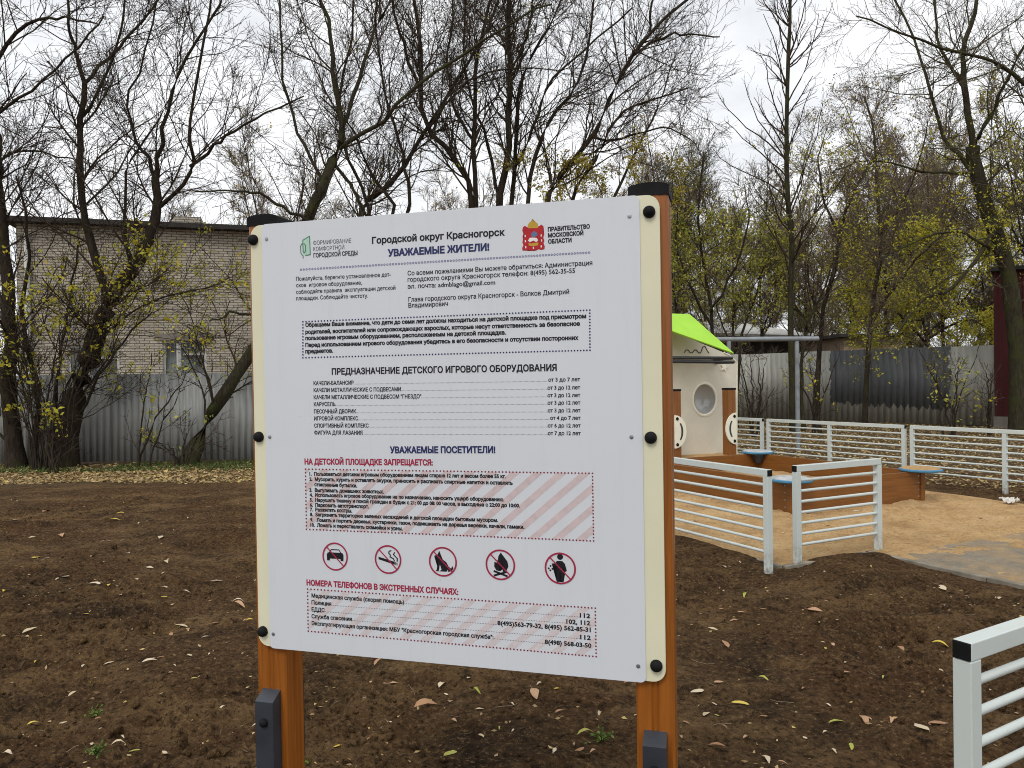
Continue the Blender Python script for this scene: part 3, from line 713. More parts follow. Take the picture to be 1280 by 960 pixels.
flat(blk('shield_rider'), [P(*p) for p in ((664.2, 292), (667.4, 288.6), (671, 290.6), (672.4, 294), (668.6, 296.2), (664.6, 296.6))], YT - .0003)
flat(blk('shield_horse'), [P(*p) for p in ((660.2, 300.8), (662, 297.4), (666, 297), (671, 297.4), (672.6, 300.4), (670.6, 302.8), (666.8, 300.6), (662.4, 302.8))], YT - .0004)
for p in ((656.6, 295), (676.6, 294.4), (656.8, 301.6), (677, 300.6), (657.2, 309), (676.6, 308), (666.8, 309.8)):
    x, z = P(*p); s = 0.0028; flat(blk('shield_ovals'), [(x - s * .55, z - s), (x + s * .55, z - s), (x + s * .55, z + s), (x - s * .55, z + s)], YT - .0003)
mats = dict(logo=IGRY, title=IBLK, heading=INAVY, arms=IBLK, appeal=IBLK, contact=IBLK, notice=IBLK, notice_frame=INAVY, equipment=IBLK, visitors=INAVY, ban=IRED, rules=IBLK,
            rules_frame=IDKR, phones_frame=IDKR, emergency=IRED, phones=IBLK, dotted_rule=IRING, rules_stripes=IPINK, phones_stripes=IPNK2,  logo_fill=IPALE,
            logo_mark=IGRN, shield=ISHRED, shield_crown=IGOLD, shield_rider=IBLUE, shield_horse=IWHT, shield_ovals=IWHT)
names = dict(logo='logo_text', title='title_text', heading='heading_text', arms='government_text', appeal='appeal_text', contact='contact_text', notice='notice_text', notice_frame='dotted_border',
             equipment='equipment_list', visitors='heading_text', ban='heading_text', rules='rules_text', rules_frame='dotted_border', phones_frame='dotted_border', emergency='heading_text', phones='phone_list',
             dotted_rule='dotted_rule', rules_stripes='striped_ground', phones_stripes='striped_ground',  logo_fill='logo_tint', logo_mark='logo_emblem',
             shield='coat_of_arms', shield_crown='shield_crown', shield_rider='shield_rider', shield_horse='shield_horse', shield_ovals='shield_ornament')
for q in signs:
    mats['rings_' + q] = IRED; names['rings_' + q] = 'prohibition_ring'; mats['symbols_' + q] = IBLK; names['symbols_' + q] = 'prohibition_symbol'
mats['head'] = IBLK; names['head'] = 'contact_text'
built = {}
sheet = [o for o in board.children if o.name.startswith('printed_sheet')][0]
for k in sorted(blocks, key=lambda q: (q.startswith('shield_'), q)):
    b = blocks[k]
    for f in b.faces:
        f.normal_update()
        if f.normal.y > 0: f.normal_flip()
    me = bpy.data.meshes.new(names[k]); b.to_mesh(me); b.free(); me.materials.append(mats[k])
    o = bpy.data.objects.new(names[k], me); COL.objects.link(o); o.parent = sheet; built[k] = o

# ------------------------------------------------------------------ sandbox with corner seats
N3, R3, B3_ = atz(989, 642)[:2], atz(1151, 626)[:2], atz(947, 565, .37)[:2]
L3 = N3 + B3_ - R3; SH = 0.35
sandbox = thing('sandbox', 'brown plywood sandbox with round blue corner seats', 'sandbox', (N3[0], N3[1], 0))
def rel(p, z): return Vector((p[0] - N3[0], p[1] - N3[1], z))
def board_wall(a, b, name='side_board'):
    d = np.array(b) - np.array(a); L = np.hypot(*d); d = d / L; n = np.array([-d[1], d[0]])
    ang = math.atan2(d[1], d[0]); mid = (np.array(a) + np.array(b)) / 2
    w = MB().box(rel(mid, SH / 2 - 0.02), (L - 0.05, 0.04, SH + 0.04), Matrix.Rotation(ang, 4, 'Z'), bev=0.004).build(name, MPLY, sandbox)
    for q in (0.06, L - 0.06):
        for sgn in (-1, 1):
            for z in (0.06, 0.14, 0.22, 0.30):
                p = np.array(a) + d * q + n * sgn * 0.021
                MB().lathe([(0.012, 0), (0.010, .005), (0, .007)], Matrix.Translation(rel(p, z)) @ Vector((n[0] * sgn, n[1] * sgn, 0)).to_track_quat('Z', 'Y').to_matrix().to_4x4(), 8).build('bolt', MRIVET, w, smooth=True)
for a, b in ((N3, R3), (R3, B3_), (B3_, L3), (L3, N3)): board_wall(a, b)
for p in (N3, R3, B3_, L3):
    MB().box(rel(p, SH / 2 - 0.03), (0.07, 0.07, SH + 0.02), Matrix.Rotation(math.atan2(u[1], u[0]), 4, 'Z'), bev=0.004).build('corner_post', MPLY, sandbox)
    m = Matrix.Translation(rel(p, SH + 0.002))
    s = MB().lathe([(0, 0), (0.222, 0), (0.235, 0.010), (0.235, 0.024), (0.222, 0.032), (0, 0.032)], m, 36).build('corner_seat', MBLUE, sandbox, smooth=True)
    b = MB(); rr_ = random.Random(int(p[0] * 100)); ring = []
    prof = [(0.214, 0.0325), (0.19, 0.043), (0.12, 0.050), (0, 0.052)]
    ctr = (N3 + R3 + B3_ + L3) / 4; dv = (ctr - p) / np.hypot(*(ctr - p)) * 0.10
    MB().lathe([(0, -0.13), (0.05, -0.13), (0.10, -0.02), (0.10, 0), (0, 0)], Matrix.Translation(rel(p + dv, SH)), 16).build('seat_underside', MSTEEL, sandbox)  # dark tapered piece under the seat, set towards the sandbox centre
    MB().lathe(prof, m, 24).build('sand_cover', MSAND if p is R3 or p is L3 else MDUST, s, smooth=True)
def in_box(x, y): return 0.13 + 0.05 * vnoise(x / .5, y / .5, 51) + 0.015 * vnoise(x / .12, y / .12, 52)
ub = (R3 - N3) / np.hypot(*(R3 - N3)); vb = (L3 - N3) / np.hypot(*(L3 - N3))
o = grid_sheet('sand', N3 + (ub + vb) * 0.03, ub, np.hypot(*(R3 - N3)) - 0.07, vb, np.hypot(*(L3 - N3)) - 0.07, 0.03, in_box, MSAND)

# ------------------------------------------------------------------ playhouse
HP = at(912, 566, 11.9); hz = float(HP[2])
house = thing('playhouse', 'cream playhouse with lime green roof and round porthole', 'playhouse', (HP[0], HP[1], 0), math.atan2(u[1], u[0]))
_hc = np.array([HP[0], HP[1], 0.0]); _hx = np.array([u[0], u[1], 0]); _hx /= np.linalg.norm(_hx); _hy = np.array([-_hx[1], _hx[0], 0])
def hl(p): q = np.asarray(p) - _hc; return Vector((q @ _hx, q @ _hy, q[2]))
def hplane(px, py, y):
    """pixel -> house coordinates on the plane local y"""
    d = ray(px, py); o = CAM - (_hc + _hy * y); t = -(o @ _hy) / (d @ _hy); return hl(CAM + d * t)
def hbase(z): return z
zt = hplane(912, 487, 0).z
xl = hplane(843, 540, 0).x
pw = 0.145
for x in (0.0, xl):
    p = groove_post(x, -0.1, zt, pw, -pw / 2).build('post', MHPOST, house)
    MB().box((x, 0, zt + 0.012), (pw + 0.012, pw + 0.012, 0.03), bev=0.008).build('post_cap', MCAP, p)
    # D-shaped hand hold with a curved slot, bulging into the doorway
    sg = -1 if x == 0.0 else 1
    zc = hplane(912, 536, -pw / 2).z; hh, bw = 0.245, 0.185
    e = x + (0.062 if x == 0 else -0.062)
    out = [(e + sg * (bw * 1.15) * math.sin(R(a)), zc + hh * math.cos(R(a))) for a in range(0, 181, 10)]
    y0 = -pw / 2 - 0.022
    sl_o = [(e + sg * 0.125 * math.sin(R(a)) + sg * 0.025, zc + 0.165 * math.cos(R(a))) for a in range(40, 141, 10)]
    sl_i = [(e + sg * 0.090 * math.sin(R(a)) + sg * 0.025, zc + 0.155 * math.cos(R(a))) for a in range(140, 39, -10)]
    hb = MB(); hb.prism([(q[0], y0, q[1]) for q in out], (0, 0.02, 0)); g = hb.build('grab_handle', MPALE, house)
    MB().prism([(q[0], y0 - 0.002, q[1]) for q in sl_o + sl_i], (0, 0.0015, 0)).build('hand_slot', MSTEEL, g)
    for dz in (-0.19, 0.19):
        MB().lathe([(0.026, 0), (0.020, .012), (0, .018)], Matrix.Translation((x + sg * -0.02, y0, zc + dz)) @ Matrix.Rotation(R(90), 4, 'X'), 12).build('bolt', MCAP, g, smooth=True)
YB = 0.42                                  # the wall with the porthole stands behind the two posts
wall_px = [(921, 572), (921.3, 453), (911.5, 443.6), (839, 414), (806, 402), (806, 572)]
wp = [hplane(px, py, YB) for px, py in wall_px]
# bright cut edge of the wall panel
eb = MB()
for a, b in zip([hplane(921, 570, YB - .012), hplane(921.2, 453, YB - .012), hplane(911.5, 443.6, YB - .012)], [hplane(921.2, 453, YB - .012), hplane(911.5, 443.6, YB - .012), hplane(905, 441, YB - .012)]):
    eb.tube(a, b, 0.011, seg=8)
eb.build('edge_trim', MPALE, house, smooth=True)
pc = hplane(880.5, 499, YB - 0.006); rx = hplane(894.5, 499, YB - .006).x - pc.x; rz_ = pc.z - hplane(880.5, 518.5, YB - .006).z
pr = rx
mrot = Matrix.Translation(pc) @ Matrix.Rotation(R(90), 4, 'X') @ Matrix.Diagonal((1, rz_ / rx, 1, 1))
MB().lathe([(pr + .025, 0), (pr + .025, .014), (pr, .018), (pr - .012, .006)], mrot, 40).build('porthole_rim', MPALE, house, smooth=True)
MB().lathe([(pr, 0.004), (pr * .97, -.06), (pr * .82, -.12), (pr * .5, -.165), (0, -.18)], mrot, 40).build('porthole_dome', MDOME, house, smooth=True)
def wall_z(a, b, x): return a.z + (b.z - a.z) * (x - a.x) / (b.x - a.x)
hole = [(pc.x + (pr + .01) * math.sin(2 * math.pi * k / 32), pc.z + (rz_ + .01) * math.cos(2 * math.pi * k / 32)) for k in range(33)]
zt_, zb_ = wall_z(wp[2], wp[3], pc.x), wall_z(wp[5], wp[0], pc.x)
wm = MB()
rightp = [(pc.x, zb_), (wp[0].x, wp[0].z), (wp[1].x, wp[1].z), (wp[2].x, wp[2].z), (pc.x, zt_)] + hole[:17]
leftp = [(pc.x, zt_), (wp[3].x, wp[3].z), (wp[4].x, wp[4].z), (wp[5].x, wp[5].z), (pc.x, zb_)] + hole[16:]
for q in (rightp, leftp): wm.poly([(a, YB, b) for a, b in q])
bmesh.ops.remove_doubles(wm.b, verts=wm.b.verts[:], dist=0.001)
bmesh.ops.triangulate(wm.b, faces=wm.b.faces[:])
wpo = wm.build('wall_panel', MHCREAM, house)
wmd = wpo.modifiers.new('thickness', 'SOLIDIFY'); wmd.thickness = 0.02; wmd.offset = 0
for y1, y2 in ((447.2, 447.6), (451.6, 452.6)):
    a, b = hplane(808, y1, 0.0), hplane(915 if y1 < 450 else 917, y2, 0.0)
    MB().tube(a, b, 0.026, seg=12).build('cross_bar', MBAR, house, smooth=True)
    MB().tube(b, b + Vector((0.0, YB, 0.0)), 0.026, seg=12).build('bar_bracket', MCAP, house, smooth=True)
st = []
sc_ = hplane(905, 459, YB - 0.02)
for k in range(10):
    r = 0.075 if k % 2 == 0 else 0.034; st.append((sc_.x + r * math.sin(k * math.pi / 5 + .2), YB - 0.03, sc_.z + r * math.cos(k * math.pi / 5 + .2)))
MB().prism(st, (0, 0.018, 0)).build('star', MPALE, house)
wv = [hplane(855 + k * 2.6, 441 - (3.5 if k % 4 in (1, 2) else 0) - (5 if k > 8 else 0) * math.sin((k - 8) * .8), YB - 0.012) for k in range(13)]
wb = MB()
for a, b in zip(wv, wv[1:]): wb.tube(a, b, 0.008, seg=6)
wb.build('wave_decoration', MSTEEL, house)
# roof: faceted lime panels
E1, R1, A1 = hplane(916.5, 442.6, -0.10), hplane(861, 393.8, 0.40), hplane(780, 393.6, -0.10)
E1 = Vector((E1.x, E1.y, E1.z)); nrm = (R1 - E1).cross(A1 - E1).normalized()
MB().prism([E1, R1, Vector((R1.x - 0.5, R1.y, R1.z + .0)), A1], nrm * 0.02).build('roof_panel', MGREEN, house)
E2 = Vector((2 * A1.x - E1.x, E1.y, E1.z)); R2 = Vector((2 * A1.x - R1.x + 0.5, R1.y, R1.z))
MB().prism([E2, A1 + Vector((-0.005, 0, 0)), Vector((R1.x - 0.505, R1.y, R1.z)), R2], nrm * -0.0 + Vector((0, 0, 0.02))).build('roof_panel', MGREEN, house)
# sand heaped on the floor of the playhouse
def heap(x, y): return hz - 0.045 + 0.05 * vnoise(x / .5 + 2, y / .5, 61) + 0.02 * vnoise(x / .12, y / .12, 62)
q0 = _hc[:2] + _hx[:2] * (xl - 0.8) - _hy[:2] * 0.30
grid_sheet('sand', q0, _hx[:2], -xl + 0.8 + 0.09, _hy[:2], 0.95, 0.03, heap, MSAND)
b = MB()
hw = hplane(921, 566, 0.0)
for sxx, yy0, lx, ly in ((xl / 2 - 0.35, -0.33, -xl + 0.9, 0.04), (0.10, 0.15, 0.04, 0.95)):
    b.box((sxx, yy0, hz / 2 - 0.05), (lx, ly, hz), bev=0.004)
b.build('plinth_board', MPLY, house)

# ------------------------------------------------------------------ carpet-beating frame of grey pipe
cb_ = thing('pipe_frame', 'grey steel pipe frame with long horizontal bar behind the railing', 'pipe frame')
YP = 15.2
p1 = at(996, 424, YP); p2 = at(911, 424, YP + .0); e1 = at(1023, 423.4, YP); e0 = at(868, 424.5, YP)
MB().tube(e0, e1, 0.048, seg=14).build('cross_pipe', MPIPE, cb_, smooth=True)
for p in (p1, p2): MB().tube((p[0], p[1], -0.2), (p[0], p[1], p[2] - 0.04), 0.043, seg=14).build('upright_pipe', MPIPE, cb_, smooth=True)

# ------------------------------------------------------------------ corrugated fences
def corr_mat(name, c, patch=None):
    m = Mat(name, 0.55, 0.35, 0.15)
    st = m.noise(1.0, 5, 0.65, m.mapped((2.0, 2.0, 0.5)))
    k = m.ramp(st, [(0.3, tuple(x * 0.78 for x in c)), (0.7, tuple(min(1, x * 1.2) for x in c))])
    inf = m.n('ShaderNodeObjectInfo'); k = m.mix(1.0, k, m.ramp(inf.outputs['Random'], [(0.0, 0.82), (1.0, 1.0)]), 'MULTIPLY')
    o = m.xyz()
    dirt = m.math('SUBTRACT', 0.12, o[2]); dirt = m.math('ADD', dirt, m.math('MULTIPLY', m.noise(3, 5, 0.7), 0.5))
    k = m.mix(m.math('MULTIPLY', dirt, 0.45, True), k, (0.10, 0.08, 0.055))
    if patch:
        s0, s1, zb = patch
        rag = m.noise(1.0, 4, 0.6, m.mapped((7.0, 7.0, 0.01)))
        ragx = m.noise(1.0, 4, 0.6, m.mapped((0.01, 0.01, 5.0)))
        a = m.math('GREATER_THAN', m.math('ADD', o[0], m.math('MULTIPLY', ragx, 0.35)), s0 + .17)
        b = m.math('LESS_THAN', m.math('ADD', o[0], m.math('MULTIPLY', ragx, 0.45)), s1 + .22)
        sl = m.math('ADD', m.math('MULTIPLY', m.math('SUBTRACT', o[0], s0), -0.045), zb)
        cz = m.math('GREATER_THAN', m.math('ADD', o[2], m.math('MULTIPLY', rag, 0.75)), m.math('ADD', sl, 0.36))
        k = m.mix(m.math('MULTIPLY', m.math('MULTIPLY', a, b), cz), k, m.ramp(m.noise(3, 5, 0.7), [(0.3, (0.060, 0.064, 0.066)), (0.7, (0.082, 0.087, 0.090))]))
    m.color(k); m.bump(m.noise(30, 3), 0.08, 0.004); return m.m
def corr_fence(label, P0, P1, h0, h1, mat, pitch=0.2, sheet_w=1.15, depth=0.028, z0=0.02):
    P0 = np.array(P0); P1 = np.array(P1); d = P1 - P0; L = np.hypot(*d)
    t = thing('corrugated_fence', label, 'fence', (P0[0], P0[1], 0), math.atan2(d[1], d[0]))
    x = 0.0; rnd = random.Random(int(L * 10)); k = 0
    while x < L:
        x1 = min(x + sheet_w, L); xs = []
        n = int(math.ceil((x1 - x) / pitch))
        for i in range(n):
            for f_, y in ((0.0, 0), (0.32, 0), (0.42, -depth), (0.90, -depth)):
                xs.append((min(x + (i + f_) * pitch, x1), y))
        xs.append((x1, xs[-1][1])); xs = np.array(xs); xs = xs[np.concatenate([[True], np.diff(xs[:, 0]) > 1e-5])]
        # object origin stays at the fence start so the paint pattern runs on over the sheets
        ty = (k % 2) * 0.003 + rnd.uniform(0, .001); top = rnd.uniform(-.012, .012)
        hs = h0 + (h1 - h0) * xs[:, 0] / L + top
        V = np.concatenate([np.stack([xs[:, 0], xs[:, 1] + ty, np.full(len(xs), z0)], -1), np.stack([xs[:, 0], xs[:, 1] + ty, hs], -1)])
        m_ = len(xs); i = np.arange(m_ - 1); q = np.stack([i, i + 1, i + 1 + m_, i + m_], -1)
        o = npmesh('sheet', V, q, mat, t)
        md = o.modifiers.new('thickness', 'SOLIDIFY'); md.thickness = 0.0012; md.offset = 1
        x = x1; k += 1
    MB().box((L / 2, 0.055, 0.45), (L, 0.04, 0.04)).build('cross_rail', MPIPE, t)
    MB().box((L / 2, 0.055, min(h0, h1) - 0.25), (L, 0.04, 0.04)).build('cross_rail', MPIPE, t)
    xq = 0.6
    while xq < L:
        MB().box((xq, 0.106, (h0 + h1) / 4), (0.06, 0.06, (h0 + h1) / 2 - 0.1)).build('post', MPIPE, t); xq += 2.5
    return t
MCORL = corr_mat('grey_profiled_steel', (0.44, 0.45, 0.44))
fl0 = at(-60, 572, 14.8); fl1 = at(91, 572, 14.75)
dl = np.array([1.0, 0.035]); p0 = np.array([-11.2, 14.72]); p1 = p0 + dl * 13.2
corr_fence('bluish grey corrugated fence in front of the brick building', p0, p1, 1.695, 1.69, MCORL, 0.125, depth=0.02)
g0 = at(921, 470, 27.6); g1 = at(1243, 470, 21.3)
gd = (g1 - g0)[:2]; gd /= np.hypot(*gd); gs = g0[:2] - gd * 9.0; Lg = np.hypot(*(g1[:2] - gs))
def on_g(px):
    d = ray(px, 470); k = np.linalg.solve(np.array([[d[0], -gd[0]], [d[1], -gd[1]]]), gs); return k[1]
MCORR = corr_mat('weathered_profiled_steel', (0.34, 0.34, 0.30), (on_g(1038), on_g(1188), 0.62))
corr_fence('beige grey corrugated fence with a dark grey painted patch', gs, g1[:2], 2.27, 2.27, MCORR, 0.19, depth=0.017)

# ------------------------------------------------------------------ brick building behind the fence
def brick_mat():
    m = Mat('sand_lime_brick', 0.9, 0.15)
    o = m.xyz(); c = m.n('ShaderNodeCombineXYZ'); m.l(o[0], c.inputs[0]); m.l(o[2], c.inputs[1]); m.l(m.math('MULTIPLY', o[1], 1.0), c.inputs[2])
    b = m.n('ShaderNodeTexBrick'); m.l(c.outputs[0], b.inputs['Vector'])
    b.inputs['Scale'].default_value = 1.0; b.inputs['Brick Width'].default_value = 0.26; b.inputs['Row Height'].default_value = 0.077
    b.inputs['Mortar Size'].default_value = 0.010; b.inputs['Mortar Smooth'].default_value = 0.2; b.inputs['Bias'].default_value = 0.0
    b.inputs['Color1'].default_value = (0.54, 0.49, 0.40, 1); b.inputs['Color2'].default_value = (0.41, 0.37, 0.30, 1); b.inputs['Mortar'].default_value = (0.12, 0.105, 0.085, 1)
    k = m.mix(m.ramp(m.noise(0.8, 6, 0.7), [(0.42, 0.0), (0.75, 0.5)]), b.outputs['Color'], (0.15, 0.13, 0.105))
    k = m.mix(m.ramp(m.noise(20, 4, 0.7), [(0.55, 0.0), (0.8, 0.4)]), k, (0.55, 0.48, 0.40))
    m.color(k); m.bump(m.math('SUBTRACT', 1.0, b.outputs['Fac']), 0.7, 0.02); return m.m
MBRICK = brick_mat()
MROOF = soft('bitumen_roof', (0.035, 0.032, 0.030), 0.3, 2, 0.85, 0.4)
MFRAME = soft('white_window_frame', (0.55, 0.55, 0.52), 0.12, 4, 0.6)
MGLASS = Mat('dim_window_glass', 0.12, 0.5); MGLASS.color(MGLASS.ramp(MGLASS.noise(0.9, 3), [(0.35, (0.05, 0.056, 0.055)), (0.65, (0.24, 0.27, 0.26))])); MGLASS = MGLASS.m
MDARKG = soft('dull_grille_iron', (0.20, 0.19, 0.175), .3, 6, .8)
MCONC = soft('weathered_concrete', (0.20, 0.18, 0.155), 0.25, 3, 0.9, 0.4)
tl = at(46, 276, 21.8); trp = at(311, 290, 23.4)
bd = (trp - tl)[:2]; bl = np.hypot(*bd); bd /= bl
bang = math.atan2(bd[1], bd[0])
brk = thing('brick_building', 'two-storey pale brick building with flat dark roof behind the grey fence', 'building', (tl[0], tl[1], 0), bang)
_bc = np.array([tl[0], tl[1], 0]); _bx = np.array([bd[0], bd[1], 0]); _by = np.array([-bd[1], bd[0], 0])
def bpl(px, py):
    d = ray(px, py); o = CAM - _bc; t = -(o @ _by) / (d @ _by); p = o + d * t; return p @ _bx, p[2]
x_l, x_r = bpl(22, 400)[0], 13.0; TOP = bpl(180, 285)[1]
wins = [bpl(203, 426) + bpl(259, 500), bpl(84, 432) + bpl(150, 500)]
wins = [(a, d, c, b) for a, b, c, d in wins]          # x0, z0, x1, z1
wb = MB()
cuts = sorted(wins)
xs = [x_l] + [q for w in cuts for q in (w[0], w[2])] + [x_r]
for i, (a, b) in enumerate(zip(xs, xs[1:])):
    if i % 2 == 0: wb.box(((a + b) / 2, 0.2, TOP / 2), (b - a, 0.4, TOP))
    else:
        w = cuts[i // 2]; z0, z1 = w[1], w[3]
        wb.box(((a + b) / 2, 0.2, z0 / 2), (b - a, 0.4, z0)); wb.box(((a + b) / 2, 0.2, (z1 + TOP) / 2), (b - a, 0.4, TOP - z1))
wb.box((x_l + 0.2, 4.4, TOP / 2), (0.4, 8.0, TOP)).box((x_r - 0.2, 4.4, TOP / 2), (0.4, 8.0, TOP)).box(((x_l + x_r) / 2, 8.6, TOP / 2), (x_r - x_l, 0.4, TOP))
wb.build('wall', MBRICK, brk)
rf = MB().box(((x_l + x_r) / 2, 4.3, TOP + 0.07), (x_r - x_l + 0.5, 9.3, 0.14)).build('roof', MROOF, brk)
cx, cz = bpl(222, 277); MB().box((cx, 2.5, TOP + 0.45), (0.9, 0.9, 0.7)).build('vent_shaft', MBRICK, rf)
MB().tube((x_l + 0.28, -0.08, 0), (x_l + 0.28, -0.08, TOP - 0.3), 0.07).build('downpipe', MFRAME, brk, smooth=True)
for x0, z0, x1, z1 in wins:
    w = MB(); s = 0.07; y = 0.10
    for cxx, czz, dxx, dzz in ((x0 + s / 2, (z0 + z1) / 2, s, z1 - z0), (x1 - s / 2, (z0 + z1) / 2, s, z1 - z0), ((x0 + x1) / 2, z1 - s / 2, x1 - x0 - 2 * s, s), ((x0 + x1) / 2, z0 + s / 2, x1 - x0 - 2 * s, s),
                               (x0 + (x1 - x0) * .36, (z0 + z1) / 2, 0.13, z1 - z0 - 2 * s), (x0 + (x1 - x0) * .70, z1 - (z1 - z0) * .22, (x1 - x0) * .5, 0.07)):
        w.box((cxx, y, czz), (dxx, 0.07, dzz))
    fr = w.build('window', MFRAME, brk)
    MB().box(((x0 + x1) / 2, y + 0.05, (z0 + z1) / 2), (x1 - x0 - .02, 0.012, z1 - z0 - .02)).build('pane', MGLASS, fr)
    g = MB(); k = 11
    for i in range(1, k): g.tube((x0 + (x1 - x0) * i / k, 0.03, z0 + .03), (x0 + (x1 - x0) * i / k, 0.03, z1 - .03), 0.006, seg=6)
    for f_ in (.12, .5, .88): g.tube((x0 + .02, 0.03, z0 + (z1 - z0) * f_), (x1 - .02, 0.03, z0 + (z1 - z0) * f_), 0.009, seg=6)
    g.build('window_grille', MDARKG, fr)
    MB().box(((x0 + x1) / 2, -0.003, z1 + 0.11), (x1 - x0 + 0.4, 0.03, 0.20)).build('lintel', MCONC, brk)

# ------------------------------------------------------------------ far low sheds and the red shed
MSLATE = soft('pale_slate_roof', (0.55, 0.55, 0.53), 0.2, 3, 0.8, 0.3)
MDARKW = soft('dark_shed_wall', (0.035, 0.028, 0.024), 0.4, 2, 0.9, 0.3)
MTAN = soft('tan_plaster', (0.30, 0.225, 0.16), 0.2, 2, 0.9, 0.3)
MRED = Mat('dark_red_paint', 0.55, 0.3); MRED.color(MRED.ramp(MRED.noise(1.0, 5, .65, MRED.mapped((3, 3, .6))), [(0.3, (0.045, 0.005, 0.007)), (0.7, (0.085, 0.009, 0.011))])); MRED = MRED.m
a, b = at(856, 415, 34), at(992, 404, 38)
sd_ = thing('shed', 'long dark shed with pale slate roof behind the trees', 'shed')
ap, bp_ = np.array(a), np.array(b); dd = (bp_ - ap)[:2]; ll = np.hypot(*dd); dd /= ll; nn_ = np.array([-dd[1], dd[0]])
ap = ap - np.array([dd[0], dd[1], 0]) * 6; ztop = 3.45
mid = (ap[:2] + bp_[:2]) / 2 + nn_ * 2.2; ll2 = np.hypot(*(bp_[:2] - ap[:2])); rotz = Matrix.Rotation(math.atan2(dd[1], dd[0]), 4, 'Z')
MB().box((mid[0], mid[1], ztop / 2), (ll2 + 4, 4.0, ztop), rotz).build('wall', MDARKW, sd_)
MB().box((mid[0], mid[1], ztop + 0.42), (ll2 + 4.5, 4.9, 0.12), rotz @ Matrix.Rotation(R(11), 4, 'X')).build('roof', MSLATE, sd_)
tn = thing('shed', 'low tan plastered shed behind the painted fence', 'shed')
a, b = at(1048, 423, 31), at(1134, 419, 30); mid = (a + b) / 2
MB().box((mid[0], mid[1] + 2, mid[2] / 2), (b[0] - a[0], 4, mid[2])).build('wall', MTAN, tn)
MB().box((mid[0], mid[1] + 2, mid[2] + .06), (b[0] - a[0] + .5, 4.6, 0.12)).build('roof', MROOF, tn)
a = at(1241.5, 340, 21.0); zr = a[2]
rs = thing('red_shed', 'dark red metal shed behind the thick tree trunk', 'shed', (a[0], a[1], 0), -R(34))
MB().box((1.5, 1.52, zr / 2 + .15), (3.0, 3.0, zr - .3), bev=0.01).build('wall', MRED, rs)
MB().box((1.55, 1.5, zr + .05), (3.2, 3.4, 0.1)).build('roof', MROOF, rs)
MB().box((1.5, 1.5, 0.14), (3.05, 3.1, 0.32)).build('plinth', MCONC, rs)
ribs = MB()
for i in range(11): ribs.box((.15 + i * .27, .01, zr / 2 + .15), (0.05, 0.04, zr - .4))
ribs.build('wall_ribs', MRED, rs)

# ------------------------------------------------------------------ trees
def unit(a): return a / (np.linalg.norm(a, axis=-1, keepdims=True) + 1e-9)
def tubes(P, Rd, sides):
    """P (n,k,3), Rd (n,k) -> verts, quads"""
    n, k, _ = P.shape
    Tn = unit(np.gradient(P, axis=1)); refv = np.where(np.abs(Tn[..., 2:3]) < 0.9, np.array([0, 0, 1.0]), np.array([1.0, 0, 0]))
    A = unit(np.cross(Tn, refv)); B = np.cross(Tn, A); an = 2 * np.pi * np.arange(sides) / sides
    V = P[:, :, None] + Rd[:, :, None, None] * (np.cos(an)[None, None, :, None] * A[:, :, None] + np.sin(an)[None, None, :, None] * B[:, :, None])
    base = (np.arange(n)[:, None, None] * k + np.arange(k - 1)[None, :, None]) * sides
    j = np.arange(sides)[None, None]; j2 = (j + 1) % sides
    q = np.stack([base + j, base + j2, base + sides + j2, base + sides + j], -1).reshape(-1, 4)
    return V.reshape(-1, 3), q
def merge(parts):
    Vs, Qs, o = [], [], 0
    for V, q in parts: Vs.append(V); Qs.append(q + o); o += len(V)
    return np.concatenate(Vs), np.concatenate(Qs)
def resample(pts, rad, k, rng, jit):
    pts = np.asarray(pts, float); n = len(pts); t = np.linspace(0, n - 1, k); i = np.clip(t.astype(int), 0, n - 2); f = (t - i)[:, None]
    p0 = pts[np.clip(i - 1, 0, n - 1)]; p1 = pts[i]; p2 = pts[i + 1]; p3 = pts[np.clip(i + 2, 0, n - 1)]
    P = 0.5 * ((2 * p1) + (p2 - p0) * f + (2 * p0 - 5 * p1 + 4 * p2 - p3) * f ** 2 + (3 * p1 - p0 - 3 * p2 + p3) * f ** 3)
    P[1:-1] += rng.normal(0, 1, (k - 2, 3)) * jit
    r = np.interp(np.linspace(0, 1, k), np.linspace(0, 1, len(rad)), rad)
    return P, r * (1 + rng.normal(0, .05, k))
